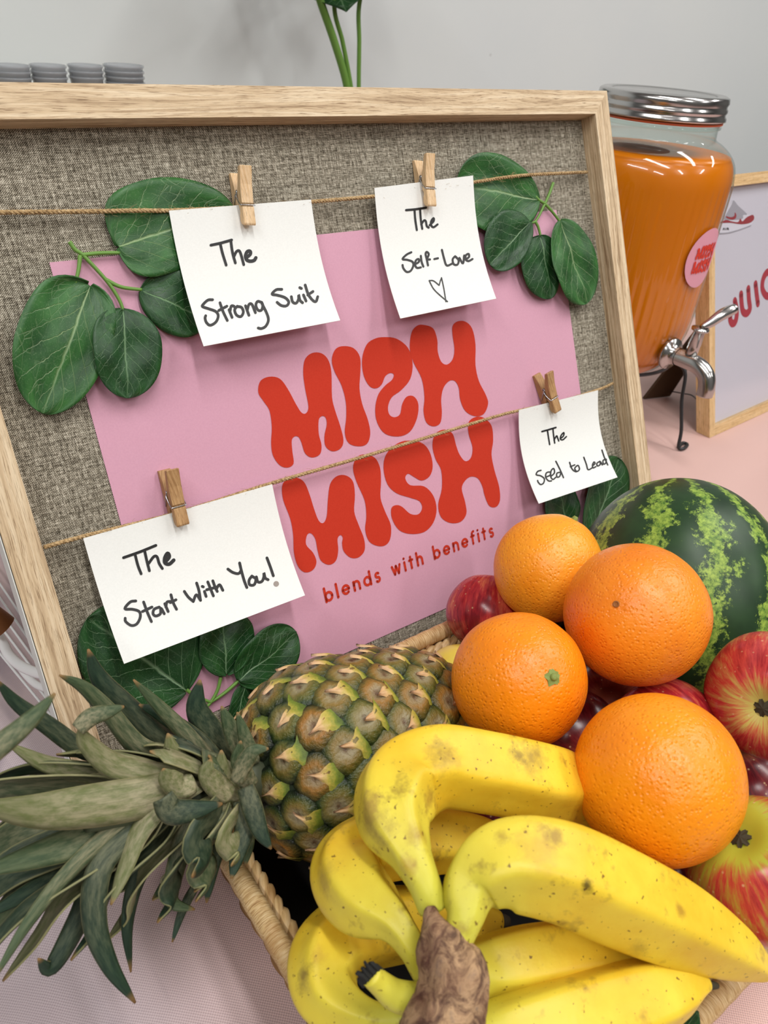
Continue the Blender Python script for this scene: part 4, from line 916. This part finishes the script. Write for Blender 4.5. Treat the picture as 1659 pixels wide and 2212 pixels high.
tt = np.linspace(0.0, 1, 400); aw = np.array([prad(t) for t in tt]); aw = aw*np.sqrt((PL/399)**2+np.gradient(aw)**2); cum = np.cumsum(aw); cum /= cum[-1]
for i in range(NF):
    t = float(np.interp((i+.5)/NF, cum, tt)); th = i*2.399963+1.0
    rad = np.cos(th)*e1+np.sin(th)*e2; r = prad(t)*.962; dr = (prad(min(1, t+.01))-prad(max(0, t-.01)))/(.02*PL)
    nrm = rad-ax*max(-2.5, min(2.5, dr)); nrm /= np.linalg.norm(nrm); xx = -(ax-nrm*(ax@nrm)); xx /= np.linalg.norm(xx); yy = np.cross(nrm, xx)
    p = PA+ax*t*PL+rad*r-nrm*.0006
    s = 1.16*min(1.0, .66+.40*r/.0545)
    f = bpy.data.objects.new('fruitlet', me_f); COL.objects.link(f); f.parent = pn; lp = LOC[pn.name]
    M4 = Matrix(((xx[0], yy[0], nrm[0], p[0]-lp[0]), (xx[1], yy[1], nrm[1], p[1]-lp[1]), (xx[2], yy[2], nrm[2], p[2]-lp[2]), (0, 0, 0, 1)))
    f.matrix_local = M4@Matrix.Rotation(random.uniform(-.12, .12), 4, 'Z')@Matrix.Diagonal((s, s, s*random.uniform(.85, 1.15), 1))
    b = bpy.data.objects.new('bract', BR[i % 6]); COL.objects.link(b); b.parent = f
cr = mesh('crown', *tube(catmull([PA+ax*.006, PA-ax*.03, PA-ax*.06+np.array([0, 0, .004]), PA-ax*.085+np.array([0, 0, .008])], 5), np.linspace(.013, .006, 16), 12)[:2], M_CR[1], pn)
def blade(P, Wd, mat, roll=0.0, cup=.35, facing=None, pw=.8, flip=1):
    P = np.array(catmull(P, 7)); n = len(P); T = np.gradient(P, axis=0); T /= np.linalg.norm(T, axis=1)[:, None]
    V = []; U = []; Fc = []; NI = 6
    for j in range(n):
        t = j/(n-1); view = (P[j]-C0)/np.linalg.norm(P[j]-C0) if facing is None else -np.asarray(facing)
        side = np.cross(T[j], view); side /= np.linalg.norm(side)+1e-9; up = np.cross(side, T[j])
        a = roll if np.isscalar(roll) else roll[0]+(roll[1]-roll[0])*t
        sd_ = side*math.cos(a)+up*math.sin(a); nn = np.cross(sd_, T[j])
        w = Wd*(0.75+.25*math.sin(min(1, t*2.2)*math.pi/2))*max(0.02, (1-t**2.6))**pw
        for i in range(NI+1):
            s = -1+2*i/NI; V.append(P[j]+sd_*w*s+nn*flip*cup*w*(s*s-.4)); U.append((s, t))
    for j in range(n-1):
        for i in range(NI): Fc.append((j*(NI+1)+i, j*(NI+1)+i+1, (j+1)*(NI+1)+i+1, (j+1)*(NI+1)+i))
    o = mesh('leaf', V, Fc, mat, cr, U); solid(o, .0009, 0); return o
def dax(x): return .335+.068*x/545
# filler leaves all round the crown
ga = 2.399963
for i in range(64):
    t = i/64; b = PA-ax*(.004+.062*t)+np.array([0, 0, .006*t]); th = i*ga; rad = np.cos(th)*e1+np.sin(th)*e2
    tocam = (C0-b)/np.linalg.norm(C0-b)
    if rad@tocam > (.0 if t > .25 else .75): continue
    L = .030+.070*t*random.uniform(.8, 1.1); sp_ = .95-.65*t
    back = -ax
    P = [b, b+rad*.016+back*.012, b+rad*(.016+L*.35*sp_)+back*(.012+L*.4), b+rad*(.016+L*.60*sp_)+back*L*.75+np.array([0, 0, -.010]), b+rad*(.016+L*.75*sp_)+back*L*.95+np.array([0, 0, -.026*L/.1])]
    if P[-1][2] < .006: continue
    blade(P, .0082+.003*random.random(), M_CR[(i*7) % 3], 0, .35, facing=rad+ax*.3)
HL = [  # (points x,y ; depth offset), half width px, material, roll
 ([(410,1690),(312,1722),(169,1745),(60,1752),(-60,1738)], (-.02,-.03), 50, 0, 0.1),
 ([(400,1705),(274,1775),(127,1830),(-60,1892)], (-.01,-.02), 46, 2, -.3),
 ([(380,1720),(253,1790),(148,1885),(63,1990),(-20,2125)], (-.015,-.03), 20, 2, .3),
 ([(360,1745),(190,1855),(84,1915),(-40,1985)], (.0,-.01), 28, 1, 0),
 ([(330,1760),(225,1870),(169,1990),(112,2088),(82,2070)], (.0,-.015), 27, 1, .2),
 ([(300,1780),(218,1870),(204,1985),(236,2083),(292,2166)], (-.02,-.035), 29, 1, 0),
 ([(440,1740),(371,1805),(304,1885),(276,1990),(282,2100)], (-.0,-.015), 22, 1, .4),
 ([(430,1690),(350,1735),(297,1800),(265,1885),(240,1955)], (-.02,-.03), 29, 0, -.5),
 ([(470,1725),(413,1785),(382,1870),(372,1945),(420,1965)], (-.01,-.02), 24, 2, .3),
 ([(495,1760),(462,1850),(446,1950)], (.0,-.005), 21, 1, 0),
 ([(430,1900),(395,1965),(372,2035)], (-.005,-.01), 10, 1, 0),
 ([(352,1722),(372,1752),(420,1750),(480,1736)], (-.035,-.038), 29, 1, 0),
 ([(520,1730),(528,1790),(512,1850),(500,1898)], (-.025,-.035), 22, 1, 0),
 ([(530,1700),(545,1745),(562,1795),(586,1834)], (-.03,-.042), 23, 1, 0),
 ([(510,1690),(528,1650),(548,1622),(580,1617)], (-.035,-.045), 19, 2, 0),
 ([(250,1640),(177,1618),(105,1568),(35,1518),(-8,1468)], (.01,.0), 21, 1, 0),
 ([(-110,1690),(-20,1625),(60,1560),(119,1498)], (-.07,-.07), 26, 2, 0),
 ([(370,1690),(210,1672),(105,1652),(15,1606)], (.0,.0), 24, 0, 0),
 ([(450,1690),(354,1678),(253,1658),(190,1608),(170,1568)], (-.015,-.02), 30, 0, 0),
 ([(168,1576),(195,1550),(232,1538),(268,1526)], (-.022,-.025), 20, 2, 0),
 ([(430,1670),(363,1640),(295,1610),(236,1540),(181,1485),(128,1458)], (.01,.0), 24, 2, .2),
 ([(420,1650),(350,1600),(274,1530),(215,1465),(190,1402)], (.02,.015), 29, 1, 0),
 ([(500,1690),(447,1636),(392,1575),(338,1520),(288,1468)], (.01,.005), 19, 2, 0),
 ([(500,1650),(460,1590),(425,1530),(432,1468)], (.02,.015), 31, 1, 0),
 ([(480,1700),(430,1680),(380,1640),(362,1584)], (-.01,-.015), 31, 0, 0),
 ([(470,1640),(422,1595),(350,1545),(300,1522)], (.015,.015), 20, 1, 0),
 ([(530,1640),(506,1590),(478,1525)], (.0,.0), 22, 2, 0),
 ([(548,1650),(533,1605),(512,1538)], (-.01,-.01), 18, 2, 0),
 ([(500,1720),(470,1700),(448,1670),(455,1640)], (-.025,-.03), 26, 0, 0),
 ([(530,1720),(500,1705),(480,1670),(478,1620)], (-.02,-.025), 27, 0, 0),
 ([(545,1700),(530,1680),(515,1640),(520,1600)], (-.025,-.03), 22, 2, 0),
 ([(500,1750),(460,1740),(425,1760),(432,1800)], (-.02,-.03), 22, 0, 0),
 ([(520,1760),(490,1765),(468,1790),(478,1818)], (-.02,-.03), 24, 2, 0),
 ([(545,1730),(530,1770),(536,1820),(530,1870)], (-.01,-.02), 18, 2, 0),
 ([(420,1690),(390,1700),(362,1680),(352,1660)], (-.025,-.03), 28, 0, 0)]
for pts, (d0, d1), hw_, mi, rl_ in HL:
    n = len(pts); P = [at_depth(x, y, dax(x)+d0+(d1-d0)*k/(n-1)) for k, (x, y) in enumerate(pts)]
    xm, ym = pts[n//2]; blade(P, hw_*(dax(xm)+(d0+d1)/2)/F, M_CR[mi], rl_, .38)

# ---------------------------------------------------------------- bananas
bb = thing('banana_bunch', at_depth(1000, 1950, .36)-np.array([0, 0, .03]), 'bunch of ripe yellow bananas with dried brown stem in front', 'banana bunch')
M_BAN = plain('banana placeholder', (230, 200, 50)); M_BST = m_bstem()
BAN = [
 [(935,1965,.300,30),(915,1905,.302,36),(885,1840,.308,52),(852,1762,.322,88),(868,1692,.340,98),(945,1652,.352,92),(1050,1664,.360,90),(1170,1690,.374,87),(1240,1718,.402,80),(1300,1748,.430,66),(1350,1785,.452,36),(1365,1800,.458,14)],
 [(985,2040,.290,30),(1003,1985,.292,40),(1018,1915,.300,70),(1085,1866,.305,98),(1200,1876,.310,108),(1340,1936,.320,106),(1470,1996,.330,92),(1580,2052,.338,62),(1640,2088,.343,32),(1660,2100,.345,18)],
 [(915,2100,.305,26),(890,2045,.303,32),(850,1990,.308,46),(785,1940,.322,82),(752,1875,.340,84),(800,1830,.356,80),(900,1812,.370,78),(1030,1815,.385,60),(1100,1830,.390,20)],
 [(900,2205,.300,34),(800,2198,.305,36),(715,2150,.318,72),(708,2070,.334,86),(770,2015,.352,86),(880,1995,.368,80),(1010,1990,.380,60),(1080,1990,.385,20)],
 [(960,2120,.305,30),(1040,2095,.322,66),(1150,2072,.330,76),(1270,2055,.338,68),(1360,2045,.346,42),(1410,2042,.350,16)],
 [(980,2260,.290,34),(1080,2245,.302,80),(1230,2205,.310,94),(1380,2160,.320,86),(1470,2135,.326,58),(1515,2128,.328,26),(1530,2128,.329,12)]]
for i, row in enumerate(BAN):
    pts = catmull([np.array([*at_depth(x, y, d), r*d/F]) for x, y, d, r in row], 9); pts = np.array(pts)
    def sec(a, t, off=(math.radians(30), math.radians(26), math.radians(-30), math.radians(-20), math.radians(40), math.radians(44))[i]):
        k = .97*min(1, max(0, (t-.06)/.14))*min(1, max(0, (1-t)/.12)); x = ((a-off) % (2*math.pi/5))-math.pi/5
        x = math.pi/5-abs(x)                       # 0 on a ridge
        return 1.03*((1-k)+k*math.cos(math.pi/5)/math.cos(math.pi/5-math.hypot(x, .10)+.05))
    V, Fc, U = tube(pts[:, :3], pts[:, 3], 50, True, shape=sec, face=C0+np.array([0, 0, .35]))
    L = U[-1][1]
    o = mesh('banana', V, Fc, M_BAN, bb, U)
    end = pts[-1][:3]; dr_ = pts[-1][:3]-pts[-4][:3]; dr_ /= np.linalg.norm(dr_)
    mesh('blossom_tip', *tube([end-dr_*.001, end+dr_*.003, end+dr_*.005], [pts[-1][3]*.9, pts[-1][3]*.7, pts[-1][3]*.5], 10)[:2], M_SEPAL, o)
from mathutils.bvhtree import BVHTree
def hit_banana(x, y):
    best = None
    for ob in bb.children:
        if not ob.name.startswith('banana'): continue
        vs_ = [v.co+Vector(LOC[bb.name]) for v in ob.data.vertices]; tr = BVHTree.FromPolygons(vs_, [tuple(p.vertices) for p in ob.data.polygons])
        h = tr.ray_cast(Vector(C0), Vector(ray(x, y)).normalized())
        if h[0] is not None and (best is None or h[3] < best[1]): best = (h[0], h[3])
    return best
ST = []
for x, y, rp, c, k in [(800,1768,62,(134,104,58),.75),(790,1735,40,(168,134,66),.6),(955,1632,44,(128,94,42),.7),(1148,1640,44,(120,92,48),.7),(1120,1632,24,(96,66,34),.6),(1268,1915,20,(34,20,10),1.0),(1085,1808,22,(140,100,40),.7),(1195,1808,28,(120,80,32),.75),(1160,1830,60,(196,150,66),.5),
   (905,1800,30,(150,100,44),.6),(880,1870,24,(160,110,50),.6),(700,1905,46,(160,128,60),.6),(655,2110,34,(100,70,40),.8),(690,2060,22,(190,140,50),.5),(1470,1965,20,(150,100,36),.7),(1530,1910,24,(150,110,40),.6),(1000,2005,26,(140,100,50),.6),(1380,2050,30,(90,66,30),.4),(925,1730,26,(150,104,48),.6)]:
    h = hit_banana(x, y)
    if h: ST.append((np.array(h[0])-LOC[bb.name], rp*((np.array(h[0])-C0)@CZ)/F, c, k))
MB2 = m_banana('banana skin', ST)
for ob in bb.children:
    if ob.name.startswith('banana'): ob.data.materials[0] = MB2
M_BAN = MB2
sp2 = np.array(catmull([np.array([*at_depth(x, y, d), r*d/F]) for x, y, d, r in [(926,1960,.294,16),(938,1995,.290,34),(955,2050,.286,58),(975,2110,.283,76),(975,2170,.280,84),(955,2230,.276,88),(940,2290,.272,80)]], 8))
V, Fc, U = tube(sp2[:, :3], sp2[:, 3], 36, True)
V = [np.array(v)+(np.array(v)-np.array(v))+np.array(noise.noise_vector(Vector(v)*95))*.0022+np.array(noise.noise_vector(Vector(v)*260))*.0008 for v in V]
tag(mesh('dried_stem', V, Fc, M_BST, bb, U), 'rough brown dried crown stem')
stb = np.array(catmull([np.array([*at_depth(x, y, d), r*d/F]) for x, y, d, r in [(900,2160,.292,34),(855,2150,.290,32),(822,2125,.288,26),(800,2105,.286,24)]], 6))
V, Fc, U = tube(stb[:, :3], stb[:, 3], 18); so = mesh('cut_stub', V, Fc, M_BAN, bb, U); tag(so, 'short stub of a broken-off banana')
mb = MB(); e = stb[-1][:3]; dv = stb[-1][:3]-stb[-3][:3]; dv /= np.linalg.norm(dv)
for k in range(26):
    a = k*2.4; rr_ = .0042*math.sqrt(k/26); p = e+np.array([math.cos(a)*rr_, 0, math.sin(a)*rr_])-dv*.002; mb.add(*tube([p, p+dv*.003, p+dv*random.uniform(.004, .007)+np.array([random.uniform(-.001, .001), 0, random.uniform(-.001, .001)])], [.0012, .0010, .0005], 5))
tag(mb.build('frayed_end', M_FRAY, so, smooth=False), 'black frayed fibres')
# loose leaf under the bananas at the lower edge
gl = thing('fallen_leaf', at_depth(1490, 2225, .345), 'dark green leaf poking out under the lowest banana', 'leaf')
P = [at_depth(1420, 2290, .35), at_depth(1470, 2235, .345), at_depth(1508, 2185, .342)]; cr_old = cr; cr = gl; blade(P, .0085, M_LEAFD, 0, .1); cr = cr_old

# ---------------------------------------------------------------- white wire basket behind the left side of the frame
wb = thing('wire_basket', at_height(40, 1400, 0.0), 'white wire basket with wooden handle behind the left frame edge', 'wire basket')
zr = .070
cr0 = catmull([at_height(-420, 900, zr), at_height(-200, 1120, zr), at_height(-60, 1290, zr), at_height(0, 1378, zr), at_height(22, 1418, zr), at_height(60, 1446, zr), at_height(120, 1458, zr), at_height(230, 1440, zr)], 8)
mesh('rim_wire', *tube(cr0, .0034, 12)[:2], M_WHITEW, wb)
c2 = catmull([at_height(30, 1420, .045), at_height(60, 1462, .045), at_height(95, 1486, .045), at_height(160, 1490, .045)], 8)
mesh('lower_wire', *tube(c2, .0026, 10)[:2], M_WHITEW, wb)
for k in range(6):
    a0 = at_height(-140, 1060+k*34, .020); a1 = at_height(0, 1262+k*30, .020); a2 = at_height(110, 1425+k*24, .020)
    mesh('floor_wire', *tube([a0, a1, a2], .0009, 8)[:2], M_WHITEW, wb)
h0 = at_height(10, 1355, .082); h1 = h0+np.array([-.03, .02, .045])*1.1
tag(mesh('handle', *tube([h0, (h0+h1)/2, h1], .0085, 24)[:2], m_wood('handle wood', (96, 52, 28), (140, 86, 48), (176, 122, 76)), wb), 'brown wooden handle')

# ---------------------------------------------------------------- cups on the back counter and the potted plant
CYB = 1.10
cz0 = .300
ct = mesh('back_counter', *box(((-.35+at_back(395, 178, CYB-.06)[0])/2, CYB+.04, (cz0-.75)/2), (at_back(395, 178, CYB-.06)[0]+.35, .22, cz0+.75)), plain('beige counter', (206, 196, 180), .5), smooth=False, loc=(0.1, CYB, -.75))
tag(ct, 'narrow beige counter along the wall carrying the cup stacks', 'counter')
cw = [(27, 40), (106, 39), (186, 38), (268, 44)]
for si, (cx_, hwpx) in enumerate(cw):
    b = at_back(cx_, 160, CYB); d = (b-C0)@CZ; R_ = hwpx*d/F*.97; topz = at_back(cx_, 139, CYB)[2]; step = .0062
    nC = int((topz-cz0-.045)/step)+1
    me = None
    for k in range(max(1, nC)):
        z = topz-.045-step*(nC-1-k); rank = ('topmost', 'second from top', 'third from top', 'fourth from top', 'fifth from top')[min(4, nC-1-k)]
        prof = [(R_*.72, z), (R_*.80, z+.015), (R_*.93, z+.041), (R_*1.0, z+.0425), (R_*1.0, z+.0445), (R_*.94, z+.0450), (R_*.80, z+.017)]
        if me is None:
            o = mesh('plastic_cup', *lathe(prof, (b[0], b[1], 0), seg=28)[:2], M_CUP, loc=(b[0], b[1], z)); me = o.data; src = o; z00 = z
        else:
            o = src.copy(); COL.objects.link(o); o.location = (b[0], b[1], z)
        tag(o, 'clear plastic cup %s in the %s stack on the counter' % (rank, ('leftmost', 'second from left', 'third from left', 'rightmost')[si]), 'cup', 'clear cups in the %s stack' % ('leftmost', 'second', 'third', 'rightmost')[si])
# plant
PY = 1.12
pb = at_back(768, 420, PY)
pl = thing('potted_plant', (pb[0], pb[1], ZF), 'tall leafy houseplant with thin green stems standing by the wall behind the board', 'potted plant')
mesh('pot', *lathe([(.001, ZF+.001), (.10, ZF+.001), (.14, ZF+.05), (.16, ZF+.42), (.165, ZF+.44), (.155, ZF+.44), (.15, ZF+.40), (.001, ZF+.40)], (pb[0], pb[1], 0), seg=48)[:2], plain('white pot', (220, 220, 216), .3), pl)
for pts, r in (([(775,420),(758,260),(748,180),(722,90),(688,-10),(650,-140)], .0058), ([(776,420),(766,260),(757,180),(740,90),(722,10),(740,-110)], .0034), ([(778,420),(776,260),(775,180),(776,90),(776,10),(800,-90)], .0034)):
    P = [np.array([pb[0], pb[1], ZF+.40]), np.array([pb[0], pb[1], (pb[2]+ZF+.40)/2])]+[at_back(x, y, PY) for x, y in pts]
    mesh('stem', *tube(catmull(P, 8), r, 10)[:2], M_STALK, pl)
def big_leaf(base, tip, hw, dy0, dy1, droop):
    A = at_back(*base, PY+dy0); B = at_back(*tip, PY+dy1); cr_ = [A, A+(B-A)*.33+np.array([0, 0, droop]), A+(B-A)*.66+np.array([0, 0, droop]), B]
    P = np.array(catmull(cr_, 8)); n = len(P); T = np.gradient(P, axis=0); T /= np.linalg.norm(T, axis=1)[:, None]
    V = []; U = []
    for j in range(n):
        t = j/(n-1); sd_ = np.cross(T[j], [0, .5, .86]); sd_ /= np.linalg.norm(sd_)
        w = hw*max(0.01, math.sin(math.pi*min(.995, .04+t*.95)**.8))**.7
        for i in range(9): q = -1+i/4; V.append(P[j]+sd_*w*q+np.array([0, 0, .008*(q*q)])); U.append((q, t))
    Fc = [(j*9+i, j*9+i+1, (j+1)*9+i+1, (j+1)*9+i) for j in range(n-1) for i in range(8)]
    solid(mesh('leaf', V, Fc, M_LEAFD, pl, U), .0006, 0)
big_leaf((690,-30),(602,-6),.048,0,-.05,.006)
big_leaf((720,-40),(748,26),.050,.03,-.03,.0)
big_leaf((780,-40),(820,-3),.045,0,-.03,.0)
big_leaf((650,-140),(500,-150),.075,.05,.06,.01)
big_leaf((650,-170),(560,-290),.075,.02,.08,.01)
big_leaf((740,-110),(700,-260),.075,.02,.08,.01)
big_leaf((800,-90),(900,-190),.07,.05,.06,.01)
big_leaf((720,-80),(600,-90),.06,.06,.10,.01)
